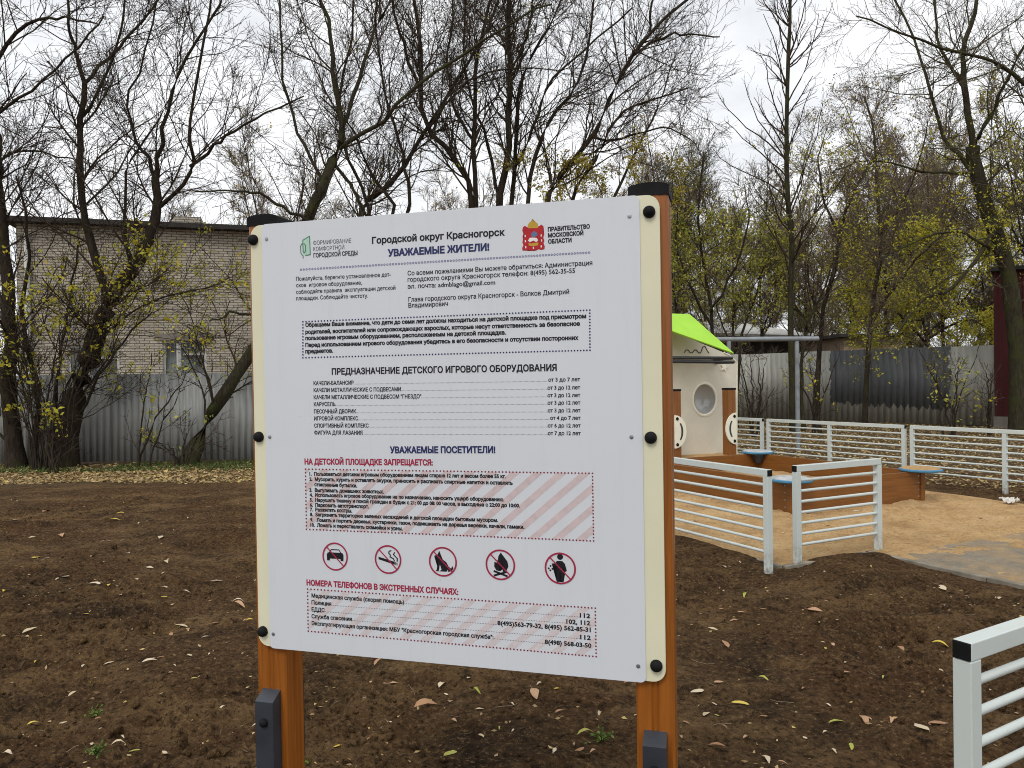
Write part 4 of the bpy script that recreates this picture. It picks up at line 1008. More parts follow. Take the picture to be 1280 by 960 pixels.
def sprout(P, Rd, per, length, spread, up, k, ratio, rmin, rng, tmin=0.1, wig=0.22, droop=0.0, rmax=1.0):
    n, kp, _ = P.shape
    per = np.broadcast_to(per, (n,)); c = np.floor(per + rng.random(n)).astype(int); idx = np.repeat(np.arange(n), c); m = len(idx)
    if m == 0: return np.zeros((0, k, 3)), np.zeros((0, k))
    t = tmin + (0.99 - tmin) * rng.random(m) ** 0.85; fi = t * (kp - 1); i0 = np.clip(fi.astype(int), 0, kp - 2); f = (fi - i0)[:, None]
    A = P[idx, i0]; B = P[idx, i0 + 1]; pos = A * (1 - f) + B * f; Tn = unit(B - A)
    rp = Rd[idx, i0] * (1 - f[:, 0]) + Rd[idx, i0 + 1] * f[:, 0]
    rv = unit(rng.normal(0, 1, (m, 3))); pr = unit(np.cross(Tn, rv)); an = np.radians(spread) * (0.6 + 0.8 * rng.random(m))[:, None]
    d = unit(np.cos(an) * Tn + np.sin(an) * pr + np.array([0, 0, up]))
    L = length * (0.45 + 0.75 * rng.random(m)) * (1 - 0.45 * t)
    pts = [pos]; st = (L / (k - 1))[:, None]
    for s in range(k - 1):
        pts.append(pts[-1] + d * st); d = unit(d + rng.normal(0, wig, (m, 3)) + np.array([0, 0, up * 0.25 - droop]))
    PP = np.stack(pts, 1)
    r0 = np.clip(rp * ratio, rmin, rmax); RR = r0[:, None] * np.linspace(1, 0.35, k)[None]; RR = np.maximum(RR, rmin * 0.8)
    return PP, RR
def leaf_faces(pos, size, rng, flat=0.0):
    m = len(pos); a = unit(rng.normal(0, 1, (m, 3)) * np.array([1, 1, 1 - flat])); b = unit(np.cross(a, rng.normal(0, 1, (m, 3)) * np.array([1 - flat * .9, 1 - flat * .9, 1])))
    c = np.cross(a, b); s = size * (0.6 + 0.8 * rng.random((m, 1)))
    # a folded pointed leaf of two quads (6 corners)
    V = np.stack([pos, pos + a * s * .45 + b * s * .28 + c * s * .1, pos + a * s * 1.05, pos + a * s * .45 - b * s * .28 + c * s * .1, pos + a * s * .5], 1)
    o = np.arange(m)[:, None] * 5
    q = np.concatenate([o + np.array([[0, 1, 2, 4]]), o + np.array([[0, 4, 2, 3]])])
    return V.reshape(-1, 3), q
def tree(name, label, cat, limbs, seed, group=None, l1=(2.6, 1.5, 45, .25), l2=(8, 1.0, 42, .08), l3=(5, .46, 40, .03), leaves=0, leaf=0.07, lm=None, bm_=None, tw=None, droop=0.0, rmin=0.0038, leaf_zmax=99, seeds=0, tmin=0.12, clump=0, leaf_zmin=-9):
    """limbs: list of (pixel points, depth at foot, depth at tip, radius foot, radius tip) in photograph pixels and metres of depth"""
    rng = np.random.default_rng(seed); bm_ = bm_ or MBARK; tw = tw or MTWIG
    sk = []
    for L_ in limbs:
        pts, y0, y1, r0, r1 = L_[:5]; n = len(pts)
        W3 = [at(px, py, y0 + (y1 - y0) * i / (n - 1)) for i, (px, py) in enumerate(pts)]
        if len(L_) > 5: W3[0][2] = min(W3[0][2], -0.15)
        sc = y0 / F
        P_, r_ = resample(W3, [r0 * sc * (.9 if r0 > 9.5 else .58), r1 * sc * (.8 if r0 > 9.5 else .56)], 14, rng, 0.018)
        if len(L_) > 5: r_[0] *= 1.5; r_[1] *= 1.15
        sk.append((P_, r_))
    base = np.array(sk[0][0][0]); base = np.array([base[0], base[1], 0.0])
    t = thing(name, label, cat, tuple(base), 0, group)
    SP = np.stack([p for p, _ in sk]); SR = np.stack([r for _, r in sk])
    V, q = tubes(SP, SR, 10); npmesh('trunk', V - base, q, bm_, t, smooth=True)
    ln = np.linalg.norm(np.diff(SP, axis=1), axis=2).sum(1); thin = SR[:, 0]
    A, Ar = sprout(SP, SR, ln * l1[0], l1[1], l1[2], l1[3], 8, 0.42, rmin * 1.7, rng, tmin, 0.13, droop * .3, 0.022)
    A = A[A[:, 0, 2] > 1.0] if False else A
    B, Br = sprout(A, Ar, l2[0], l2[1], l2[2], l2[3], 6, 0.6, rmin * 1.2, rng, 0.10, 0.14, droop * .6, 0.011)
    Cc, Cr = sprout(B, Br, l3[0], l3[1], l3[2], l3[3], 4, 0.7, rmin, rng, 0.1, 0.14, droop, 0.007)
    parts = []
    for P_, r_, sd_n in ((A, Ar, 5), (B, Br, 4), (Cc, Cr, 3)):
        if len(P_): parts.append(tubes(P_, r_, sd_n))
    if parts:
        V, q = merge(parts); npmesh('crown', V - base, q, tw, t, smooth=True)
    if leaves and len(Cc):
        ok = np.where((Cc[:, 0, 2] < leaf_zmax) & (Cc[:, 0, 2] > leaf_zmin))[0]
        if len(ok):
            if clump:
                cen = Cc[rng.choice(ok, clump)][:, 1]; dist = np.min(np.linalg.norm(Cc[ok][:, None, 1] - cen[None], axis=2), axis=1); ok = ok[dist < 0.9]
            s = np.repeat(rng.choice(ok, leaves // 5 + 1), 5)[:leaves]; kk = rng.integers(1, 4, leaves); pos = Cc[s, kk] + rng.normal(0, .045, (leaves, 3))
            V, q = leaf_faces(pos, leaf, rng); npmesh('leaves', V - base, q, lm or LYEL, t)
    if seeds and len(Cc):
        s = rng.integers(0, len(Cc), seeds); pos = np.repeat(Cc[s, -1], 14, 0) + rng.normal(0, 1, (seeds * 14, 3)) * np.array([.05, .05, .11]) - np.array([0, 0, .1])
        V, q = leaf_faces(pos, 0.045, rng); npmesh('seed_clusters', V - base, q, LBRN, t)
    return t

tree('willow_tree', 'forked leaning willow with thick base before the brick building', 'tree', [
    ([(76, 580), (90, 510), (112, 445), (129, 400), (137, 372)], 14.3, 14.1, 17, 12, 1),
    ([(134, 380), (122, 335), (110, 290), (102, 240), (98, 190), (100, 150), (106, 103)], 14.1, 13.8, 9, 5.5),
    ([(106, 104), (96, 70), (89, 45), (84, 0), (80, -90)], 13.8, 13.4, 4.5, 2),
    ([(106, 104), (137, 72), (161, 45), (198, 0), (240, -60)], 13.8, 14.6, 4, 1.6),
    ([(101, 152), (120, 117), (144, 62), (158, 0), (168, -80)], 13.9, 14.8, 4, 1.5),
    ([(135, 378), (160, 345), (182, 309), (195, 265), (194, 222)], 14.1, 14.5, 10, 6),
    ([(194, 224), (180, 190), (165, 165), (160, 118), (186, 50), (200, -40)], 14.5, 15.2, 4, 1.5),
    ([(194, 224), (199, 196), (206, 155), (220, 103), (240, 58), (271, 10), (300, -60)], 14.5, 14.0, 5, 1.8),
    ([(195, 262), (220, 241), (240, 210), (237, 165), (247, 103), (262, 20), (270, -60)], 14.5, 13.6, 5, 1.6),
    ([(238, 208), (262, 188), (289, 168), (330, 144), (380, 120)], 14.2, 13.5, 4, 1.5),
    ([(165, 340), (156, 285), (157, 240), (161, 203), (190, 165), (225, 100)], 14.2, 15.0, 4, 1.3),
    ([(112, 445), (150, 400), (210, 370), (280, 352)], 14.2, 13.6, 3, 1),
    ], 11, l1=(2.9, 2.4, 48, .2), leaves=1500, leaf=0.072, leaf_zmax=4.2, clump=46)
tree('willow_tree', 'dark many-stemmed willow clump cut by the picture edge beside the forked one', 'tree', [
    ([(22, 578), (10, 500), (14, 420), (6, 340), (2, 260), (-14, 160), (-30, 60)], 14.2, 13.6, 11, 5, 1),
    ([(40, 578), (46, 500), (30, 400), (36, 300), (20, 220)], 14.2, 14.6, 7, 2, 1),
    ([(-10, 350), (0, 205), (-2, 150)], 13.8, 13.6, 5, 3),
    ([(-30, 130), (0, 66), (41, 27), (82, 24), (122, 30)], 13.6, 13.2, 5, 1.5),
    ([(-40, 160), (0, 139), (45, 107), (93, 62), (130, 20)], 13.6, 13.0, 4, 1.5),
    ([(60, 575), (72, 470), (86, 380), (98, 300)], 14.3, 14.0, 4, 1.5, 1),
    ([(55, 576), (110, 500), (150, 430), (190, 390)], 14.3, 13.8, 4, 1.2, 1),
    ([(30, 576), (-10, 520), (-40, 460)], 14.3, 13.9, 4, 1.4, 1),
    ([(-60, 250), (20, 190), (70, 195), (110, 205)], 14.0, 14.4, 3, 1),
    ], 12, l1=(2.8, 2.2, 50, .2), leaves=900, leaf=0.078, leaf_zmax=3.8, clump=30)
tree('leaning_tree', 'black leaning tree slanting behind the board towards the sky', 'tree', [
    ([(230, 572), (262, 520), (290, 475), (315, 440), (348, 375), (383, 275), (405, 227), (427, 179)], 14.3, 14.8, 9.6, 7.5, 1),
    ([(426, 182), (425, 144), (416, 87), (412, 26), (396, -10), (380, -90)], 14.8, 14.4, 6, 2.5),
    ([(427, 180), (431, 149), (451, 96), (466, 39), (492, -5), (520, -70)], 14.8, 15.4, 5, 2.2),
    ([(424, 186), (455, 165), (484, 144), (532, 100), (597, 57), (640, 28), (690, 5)], 14.8, 14.0, 5, 1.8),
    ([(405, 227), (380, 180), (356, 110), (350, 40), (345, -40)], 14.8, 15.6, 4, 1.5),
    ([(383, 275), (340, 250), (300, 238), (240, 240)], 14.7, 14.2, 4, 1.2),
    ([(345, 380), (320, 395), (290, 390), (262, 402)], 14.6, 14.2, 4, 1.5),
    ([(418, 205), (440, 235), (455, 262), (470, 300)], 14.8, 15.2, 3.5, 3),
    ], 13, l1=(2.9, 2.4, 46, .25), leaves=400, leaf=0.06, leaf_zmax=3.6, clump=10, bm_=MBARK2)
tree('willow_tree', 'slender dark tree whose crossing limbs rise just above the board top left of centre', 'tree', [
    ([(420, 560), (440, 420), (451, 267), (475, 240), (501, 214), (532, 168), (562, 114), (589, 74), (620, 10), (640, -50)], 16.5, 17.2, 7, 2.2, 1),
    ([(440, 420), (455, 300), (462, 267), (446, 220), (432, 190), (425, 120), (440, 40), (446, -50)], 16.5, 16.0, 5, 1.6),
    ([(455, 350), (492, 265), (470, 225), (457, 206), (440, 160), (400, 120)], 16.5, 17.5, 4.5, 1.5),
    ([(470, 400), (512, 262), (505, 215), (501, 184), (490, 150), (479, 105), (470, 20), (478, -60)], 16.6, 17.2, 4.5, 1.6),
    ], 14, l1=(2.9, 2.4, 45, .3), leaves=60, leaf=.07)
tree('willow_tree', 'bare two-stemmed tree with one stem bending right, above the board title', 'tree', [
    ([(600, 560), (596, 400), (591, 258), (580, 219), (558, 188), (536, 162), (525, 114), (527, 57), (516, 0), (505, -90)], 17.0, 16.4, 7.5, 3, 1),
    ([(598, 400), (594, 256), (592, 175), (594, 109), (602, 44), (615, -5), (625, -80)], 17.0, 17.4, 6, 2.4),
    ([(525, 114), (505, 60), (492, 10), (480, -70)], 16.4, 16.0, 4, 1.8),
    ([(536, 160), (560, 130), (590, 100), (640, 85), (700, 88)], 16.6, 16.0, 3, 1),
    ([(592, 175), (570, 140), (560, 90), (565, 30), (560, -60)], 17.2, 18.0, 3.5, 1.5),
    ], 15, l1=(2.9, 2.4, 44, .3), leaves=60, leaf=.07)
tree('willow_tree', 'thick upright bare tree rising behind the middle of the board', 'tree', [
    ([(622, 560), (622, 400), (624, 256), (635, 197), (637, 131), (637, 66), (635, 0), (633, -100)], 17.5, 17.2, 9.4, 4, 1),
    ([(632, 400), (641, 254), (646, 175), (650, 109), (672, 57), (694, 17), (720, -50)], 17.5, 18.4, 5.5, 2),
    ([(625, 250), (612, 190), (604, 160), (590, 130), (580, 60), (585, -40)], 17.5, 18.2, 4, 1.6),
    ([(641, 210), (660, 180), (672, 140), (690, 100), (735, 60), (790, 10)], 17.5, 16.8, 4, 1.6),
    ([(637, 90), (660, 40), (668, -20), (680, -90)], 17.3, 17.8, 3.5, 1.5),
    ], 16, l1=(2.9, 2.4, 44, .3), leaves=120, leaf=.07, leaf_zmax=5.5)
tree('willow_tree', 'tree slanting right above the board with sparse yellow leaves', 'tree', [
    ([(660, 560), (672, 400), (685, 249), (707, 214), (742, 171), (764, 118), (786, 74), (812, 39), (851, 9), (900, -40)], 17.0, 17.6, 8, 2.6, 1),
    ([(786, 74), (800, 62), (825, 48), (862, 42), (900, 46)], 17.4, 17.0, 4, 1.2),
    ([(665, 400), (659, 254), (672, 188), (689, 144), (720, 109), (737, 44), (748, -40)], 17.0, 17.8, 5.5, 2),
    ([(680, 400), (716, 247), (746, 197), (770, 150), (800, 130), (860, 110)], 17.0, 16.2, 5, 1.4),
    ([(742, 171), (770, 175), (800, 165), (835, 160), (870, 180)], 17.2, 16.6, 3, 1),
    ([(700, 330), (760, 260), (790, 200), (820, 140), (840, 80)], 17.0, 18.0, 4, 1.4),
    ([(812, 39), (815, 5), (830, -60)], 17.6, 17.4, 3, 1.4),
    ], 17, l1=(2.9, 2.4, 46, .25), leaves=5200, leaf=.062, lm=LOLV, leaf_zmax=6.3, clump=70)
tree('poplar_tree', 'tall straight young tree with steep thin branches beside the pipe frame', 'tree', [
    ([(992, 530), (990, 426), (988, 321), (983.5, 229), (983.5, 137), (986, 46), (988, 0), (990, -130)], 20.5, 20.0, 6.6, 2.6, 1),
    ([(1005, 530), (1003, 470), (1008, 410), (1030, 360), (1046, 310)], 20.8, 21.5, 4.5, 1.6, 1),
    ], 18, l1=(4.2, 2.9, 50, .22), l2=(5, .7, 38, .25), l3=(2.5, .3, 36, .1), leaves=0, bm_=MBARK2, tmin=.22)
tree('maple_tree', 'thick-trunked leaning tree with wide limbs in front of the red shed', 'tree', [
    ([(1276, 545), (1273, 460), (1266, 390), (1257, 330), (1242, 284), (1221, 222), (1216, 183)], 19.3, 18.8, 12, 9, 1),
    ([(1216, 185), (1206, 115), (1206, 60), (1222, 0), (1236, -80)], 18.8, 18.6, 7, 3),
    ([(1221, 222), (1195, 190), (1178, 165), (1160, 105), (1146, 55), (1120, 0), (1100, -60)], 18.8, 19.8, 5, 1.6),
    ([(1206, 112), (1197, 96), (1174, 55), (1169, 0), (1160, -80)], 18.7, 19.4, 4.5, 1.6),
    ([(1218, 182), (1240, 140), (1256, 105), (1279, 60), (1310, 0)], 18.8, 18.0, 5, 2),
    ([(1243, 288), (1215, 330), (1187, 362), (1146, 380), (1114, 431)], 18.8, 18.0, 5, 1.6),
    ([(1330, 160), (1279, 105), (1250, 82), (1220, 69), (1160, 55), (1110, 35), (1070, 20)], 18.0, 17.5, 5, 1.4),
    ([(1305, 540), (1296, 430), (1290, 321), (1288, 238), (1288, 150), (1294, 60)], 19.1, 18.8, 10, 7, 1),
    ([(1250, 320), (1200, 290), (1150, 300), (1090, 330)], 18.8, 17.8, 3.5, 1.2),
    ([(1219, 215), (1160, 215), (1090, 200), (1040, 215)], 18.8, 18.0, 3, 1),
    ], 19, l1=(2.8, 2.6, 56, .04), leaves=3800, leaf=.062, lm=LYEL, leaf_zmax=7.5, clump=80, bm_=MBARK2, tw=MTWIG3)
tree('ash_tree', 'tree hung with brown seed clusters between the straight tree and the thick trunk', 'tree', [
    ([(1020, 520), (1027, 399), (1045, 330), (1055, 266), (1073, 229), (1100, 190)], 22.0, 21.5, 5.5, 2, 1),
    ([(1080, 520), (1087, 403), (1100, 321), (1096, 229), (1092, 160), (1080, 120)], 22.3, 22.6, 5, 1.8, 1),
    ([(1050, 300), (1030, 250), (1024, 200), (1034, 160)], 21.8, 22.5, 3, 1),
    ([(1098, 300), (1130, 250), (1150, 200), (1160, 150)], 22.4, 21.8, 3, 1),
    ([(1092, 400), (1140, 330), (1180, 290), (1200, 250)], 22.4, 21.5, 3, 1),
    ([(1027, 400), (1010, 350), (1015, 300)], 22.0, 22.4, 3, 1),
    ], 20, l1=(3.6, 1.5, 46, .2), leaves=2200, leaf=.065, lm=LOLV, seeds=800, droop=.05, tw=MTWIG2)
tree('maple_tree', 'leafy olive green tree above the playhouse roof', 'tree', [
    ([(893, 520), (890, 403), (880, 330), (872, 260), (880, 190)], 20.5, 20.8, 4.5, 1.5, 1),
    ([(891, 410), (860, 350), (845, 300), (850, 230)], 20.5, 20.0, 3, 1),
    ([(889, 390), (920, 330), (935, 280), (930, 230)], 20.5, 21.0, 3, 1),
    ([(920, 520), (925, 430), (945, 370), (958, 320)], 21.2, 21.6, 3.5, 1.2, 1),
    ([(850, 520), (848, 420), (838, 330), (830, 250)], 21.2, 21.6, 3.5, 1.2, 1),
    ], 21, l1=(4.2, 1.5, 50, .15), leaves=8500, leaf=.075, lm=LGRN, tw=MTWIG3, leaf_zmax=5.8, leaf_zmin=2.8, tmin=.3)
tree('maple_tree', 'yellow-green leafy tree overhanging the painted fence', 'tree', [
    ([(1150, 530), (1160, 440), (1150, 380), (1170, 330), (1165, 290)], 26.0, 26.2, 4, 1.4, 1),
    ([(1158, 430), (1120, 390), (1090, 370), (1070, 330)], 26.0, 25.6, 3, 1),
    ([(1156, 420), (1200, 380), (1225, 340), (1232, 300)], 26.0, 25.4, 3, 1),
    ([(1158, 425), (1190, 405), (1215, 400), (1235, 410)], 26.0, 25.0, 3, 1.2),
    ([(1155, 400), (1120, 402), (1090, 410)], 26.0, 25.4, 2, .8),
    ], 22, l1=(4.5, 1.4, 55, .05), leaves=17000, leaf=.085, lm=LYEL, tw=MTWIG3, leaf_zmax=6.6)
# saplings and shrubs
def shrub(label, cx, cy, Y, hpx, wpx, n, seed, leaves=0, leaf=.1, lm=None, name='shrub', cat='shrub'):
    rnd = random.Random(seed); limbs = []
    for i in range(n):
        x = cx + rnd.uniform(-.12, .12) * wpx; tx = cx + rnd.uniform(-.5, .5) * wpx; h = hpx * rnd.uniform(.55, 1)
        limbs.append(([(x, cy), (x + (tx - x) * .3, cy - h * .4), (x + (tx - x) * .7, cy - h * .75), (tx, cy - h)], Y, Y + rnd.uniform(-.5, .5), rnd.uniform(1.3, 2.6), .7, 1))
    return tree(name, label, cat, limbs, seed, l1=(2.2, .8, 45, .2), l2=(3, .4, 45, .1), l3=(2.5, .22, 40, .05), leaves=leaves, leaf=leaf, lm=lm or LYEL)
shrub('dense tangle of bare stems with yellow leaves at the foot of the willow clump', 62, 578, 13.7, 220, 160, 19, 31, 260, .09)
shrub('small sapling with large yellow leaves before the willow base', 67, 578, 13.2, 62, 46, 3, 32, 70, .085, name='sapling', cat='sapling')
shrub('thin sapling with sparse green leaves in front of the bluish fence', 170, 578, 13.9, 150, 150, 3, 33, 80, .08, LGRN, name='sapling', cat='sapling')
shrub('twiggy low growth around the foot of the leaning black tree', 226, 578, 14.0, 40, 90, 6, 34, 40, .08, LGRN)
shrub('bare dark shrub beside the playhouse wall', 945, 545, 19.0, 110, 50, 7, 35, 20, .07)
shrub('yellow-leaved sapling between the pipe frame and the dark painted patch', 1020, 545, 19.5, 105, 60, 5, 36, 40, .09, name='sapling', cat='sapling')
shrub('green-leaved shrub in front of the dark painted patch', 1188, 545, 18.4, 130, 95, 5, 37, 200, .08, LGRN)
shrub('pale twiggy shrub at the foot of the red shed', 1236, 545, 18.6, 90, 36, 4, 38, 30, .08)
# one far tree, then copies of it beyond the fences
def far_tree(seed, name, label, tw, leaves, lm):
    rnd = random.Random(seed); limbs = []
    limbs.append(([(640, 530), (640, 430), (642, 330), (638, 240)], 30, 30, 5, 1.5, 1))
    for i in range(9):
        y = rnd.uniform(290, 440); sx = rnd.choice((-1, 1)); w = rnd.uniform(30, 85)
        limbs.append(([(640, y), (640 + sx * w * .5, y - 45), (640 + sx * w, y - 100 - rnd.uniform(0, 60))], 30, 30 + rnd.uniform(-2.5, 2.5), 2.2, .8))
    return tree(name, label, 'tree', limbs, seed, 'bare trees far beyond the fences', l1=(2.4, 1.9, 45, .25), l2=(7, .9, 42, .15), l3=(5, .5, 40, .05), leaves=int(leaves * 1.7), leaf=.10, lm=lm, tw=tw, rmin=.007)
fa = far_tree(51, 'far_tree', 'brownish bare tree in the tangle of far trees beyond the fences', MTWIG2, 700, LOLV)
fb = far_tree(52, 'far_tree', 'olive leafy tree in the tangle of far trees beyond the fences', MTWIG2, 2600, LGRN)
base_a = [(fa, 0), (fb, 0)]
spots = [(0, 850, 34, 1.0), (0, 955, 33, .9), (1, 1010, 35, .95), (0, 1160, 29, .95), (0, 1240, 34, 1.1), (1, 880, 42, 1.05),
         (0, 1085, 41, 1.15), (1, 1140, 40, 1.0), (0, 340, 42, 1.15), (0, 290, 50, 1.1), (0, 700, 44, 1.1), (0, 780, 40, 1.1), (1, 830, 36, 1.0), (0, 540, 46, 1.1), (1, 1290, 30, 1.1), 
         (1, 1000, 44, 1.0), (0, 480, 45, 1.05), (0, 620, 46, 1.05),
         (1, 1105, 31, .95), (0, 1180, 33, 1.0), (1, 915, 32, .9), (0, 1065, 36, 1.0), (1, 860, 43, .62), (1, 915, 45, .58), (0, 965, 44, .66), (1, 1015, 43, .6), (1, 1070, 39, .62), (0, 1110, 37, .6), (1, 1150, 36, .62), (1, 1195, 34, .55), (0, 1225, 33, .6), (1, 1270, 36, .66), (0, 945, 48, .7), (1, 1040, 47, .7), (1, 1135, 45, .75), (1, 1245, 40, .7)]
rnd = random.Random(3); used = [False, False]
for k, px, Y, s in spots:
    src = (fa, fb)[k]
    o = copy_tree(src) if used[k] else src; used[k] = True
    p = at(px, 500, Y); o.location = (p[0], p[1], 0); o.rotation_euler = (0, 0, rnd.uniform(0, 6.28)); o.scale = (s, s, s * rnd.uniform(.9, 1.1))

# ------------------------------------------------------------------ leaf litter and grass under the trees (uncountable)
def litter(name, n, poly_fn, size, mat, seed, lift=0.01):
    rng = np.random.default_rng(seed); pos = poly_fn(rng, n); pos[:, 2] = ground_h(pos[:, 0], pos[:, 1]) + lift * rng.random(len(pos)) + .004
    V, q = leaf_faces(pos, size, rng, 0.82); V[:, 2] = np.maximum(V[:, 2], np.repeat(ground_h(pos[:, 0], pos[:, 1]) + .003, 5)); return tag(npmesh(name, V, q, mat), kind='stuff')
def left_zone(rng, n):
    x = rng.uniform(-12.5, 1.5, n); y = 11.75 + rng.beta(1.1, 1.6, n) * 2.9 + .35 * vnoise(x * .9, x * 0 + 3, 71) * 2
    return np.stack([x, y, x * 0], 1)
def right_zone(rng, n):
    a = rng.uniform(FAR_U + .35, FAR_U + 12, n); b = rng.uniform(-5, 16, n); x = C0[0] + u[0] * a + v[0] * b; y = C0[1] + u[1] * a + v[1] * b
    k = (sand_mask(x, y) < .01); return np.stack([x[k], y[k], x[k] * 0], 1)
litter('leaf_litter', 20000, left_zone, 0.062, LLIT, 81)
litter('leaf_litter', 34000, right_zone, 0.062, LLIT, 82)
def grass_blades(n, seed):
    rng = np.random.default_rng(seed); x = rng.uniform(-10.5, .5, n); y = 13.3 + rng.random(n) * 1.35
    k = (vnoise(x / 1.1, y / .7, 91) > -.06); x, y = x[k], y[k]; n = len(x); z = ground_h(x, y)
    a = rng.uniform(0, 6.28, n); h = rng.uniform(.03, .09, n); w = .012
    p = np.stack([x, y, z], 1); sx = np.stack([np.cos(a) * w, np.sin(a) * w, a * 0], 1); tp = p + np.stack([rng.normal(0, .05, n), rng.normal(0, .05, n), h], 1)
    V = np.stack([p - sx, p + sx, tp], 1).reshape(-1, 3); q = np.arange(n * 3).reshape(-1, 3)
    return tag(npmesh('grass', V, q, LGRS), kind='stuff')
grass_blades(8000, 83)

# ------------------------------------------------------------------ clods and crumbs of soil (uncountable)
def clods(n, seed):
    rng = np.random.default_rng(seed)
    bm0 = bmesh.new(); bmesh.ops.create_icosphere(bm0, subdivisions=1, radius=1.0); bm0.verts.ensure_lookup_table()
    v0 = np.array([q.co[:] for q in bm0.verts]); f0 = np.array([[w.index for w in f.verts] for f in bm0.faces]); bm0.free()
    r = 2.6 + rng.random(n) ** 1.6 * 8.5; th = np.radians(rng.uniform(-40, 40, n)); x = np.sin(th) * r; y = np.cos(th) * r
    dens = vnoise(x / .9 + 7, y / 1.1, 9) * 2.2 + .6
    k = (sand_mask(x, y, .3) < .02) & (rng.random(n) < dens); x, y = x[k], y[k]; n = len(x)
    s = 0.003 + 0.011 * rng.random(n) ** 3.0
    big = rng.random(n) < .03; s[big] += rng.uniform(.006, .022, big.sum())
    V = v0[None] * (1 + rng.normal(0, .26, (n, len(v0), 1))) * (s[:, None, None] * rng.uniform(.7, 1.3, (n, 1, 3)))
    V += np.stack([x, y, ground_h(x, y) + s * .35], 1)[:, None]
    q = (f0[None] + np.arange(n)[:, None, None] * len(v0)).reshape(-1, 3)
    return tag(npmesh('soil_clods', V.reshape(-1, 3), q, MSOIL, smooth=True), kind='stuff')
clods(9000, 84)
def straws(n, seed):
    rng = np.random.default_rng(seed); r = 2.8 + rng.random(n) ** 1.3 * 7; th = np.radians(rng.uniform(-38, 38, n)); x = np.sin(th) * r; y = np.cos(th) * r
    k = sand_mask(x, y, .3) < .02; x, y = x[k], y[k]; n = len(x); a = rng.uniform(0, 6.28, n); L = rng.uniform(.03, .13, n)
    pts = []
    for f_ in (0, .35, .7, 1): 
        xx = x + np.cos(a + f_ * .2) * L * f_; yy_ = y + np.sin(a + f_ * .2) * L * f_; pts.append(np.stack([xx, yy_, ground_h(xx, yy_) + .005], 1))
    P_ = np.stack(pts, 1); V, q = tubes(P_, np.full((n, 4), .0012) * rng.uniform(.6, 1.5, (n, 1)), 4)
    return tag(npmesh('straw_litter', V, q, soft('dry_straw', (0.20, 0.15, 0.095), .5, 3, .9)), kind='stuff')
straws(150, 85)

def crumb_zone(rng, n):
    r = 2.7 + rng.random(n) ** 1.2 * 9; th = np.radians(rng.uniform(-39, 39, n)); x = np.sin(th) * r; y = np.cos(th) * r
    k = (sand_mask(x, y, .3) < .02) & (vnoise(x / .8, y / .8, 77) > -.12); return np.stack([x[k], y[k], x[k] * 0], 1)
litter('leaf_crumbs', 1500, crumb_zone, 0.022, LLIT, 86, 0.004)

# ------------------------------------------------------------------ single fallen leaves on the soil
def leaf_mesh(seed, curl, wid):
    rnd = random.Random(seed); b = bmesh.new(); n = 7; rows = []
    for i in range(n):
        t = i / (n - 1); w = wid * math.sin(math.pi * min(1, t * .92 + .06)) ** .8 * (1 if i else .15) * rnd.uniform(.85, 1.1)
        z = curl * (math.sin(t * 3.1) * .22 + rnd.uniform(-.02, .02)); off = .06 * math.sin(t * 4 + seed)
        rows.append([b.verts.new((t - .5, off + s * w, z + abs(s) * curl * .5 * w * (1.5 if s > 0 else 1) + rnd.uniform(-.01, .01))) for s in (-1, -.5, 0, .5, 1)])
    for p, q in zip(rows, rows[1:]):
        for k in range(4): b.faces.new((p[k], p[k + 1], q[k + 1], q[k]))
    st = [b.verts.new((-.5 - .22, .03, .05)), b.verts.new((-.5 - .22, .045, .05)), rows[0][3], rows[0][1]]; b.faces.new(st)
    me = bpy.data.meshes.new('fallen_leaf'); b.to_mesh(me); b.free()
    for p in me.polygons: p.use_smooth = True
    return me
def dryleaf(name, c1, c2):
    m = Mat(name, 0.7, 0.25); inf = m.n('ShaderNodeObjectInfo')
    k = m.ramp(inf.outputs['Random'], [(0, c1), (1, c2)]); k = m.mix(m.ramp(m.noise(2.2, 5, .7), [(0.5, 0.0), (0.8, .55)]), k, tuple(x * .5 for x in c1))
    vv = m.n('ShaderNodeTexWave'); vv.inputs['Scale'].default_value = 9; vv.inputs['Distortion'].default_value = 1.5; m.l(m.obj(), vv.inputs['Vector'])
    m.color(k); m.bump(vv.outputs[1], .25, .02); return m.m
kinds = {'p': ('pale dry curled leaf lying on the bare dark soil', dryleaf('pale_leaf', (0.50, 0.40, 0.25), (0.62, 0.52, 0.38)), 0.16),
         'y': ('bright yellow fallen leaf lying on the bare dark soil', dryleaf('yellow_leaf', (0.52, 0.38, 0.05), (0.62, 0.48, 0.10)), 0.22),
         'g': ('greenish yellow narrow leaf lying on the bare dark soil', dryleaf('greenish_leaf', (0.32, 0.34, 0.06), (0.45, 0.42, 0.12)), 0.13),
         'r': ('reddish tan fallen leaf lying on the bare dark soil', dryleaf('tan_leaf', (0.34, 0.185, 0.095), (0.48, 0.30, 0.18)), 0.2)}
lm_ = {}
for k, (lb, mt, wd) in kinds.items():
    lm_[k] = []
    for i in range(4):
        me = leaf_mesh(hash_i := (ord(k) * 7 + i), (.25, .5, .15, .7)[i], wd * (1, .8, 1.25, 1.05)[i]); me.materials.append(mt); lm_[k].append(me)
rnd = random.Random(77)
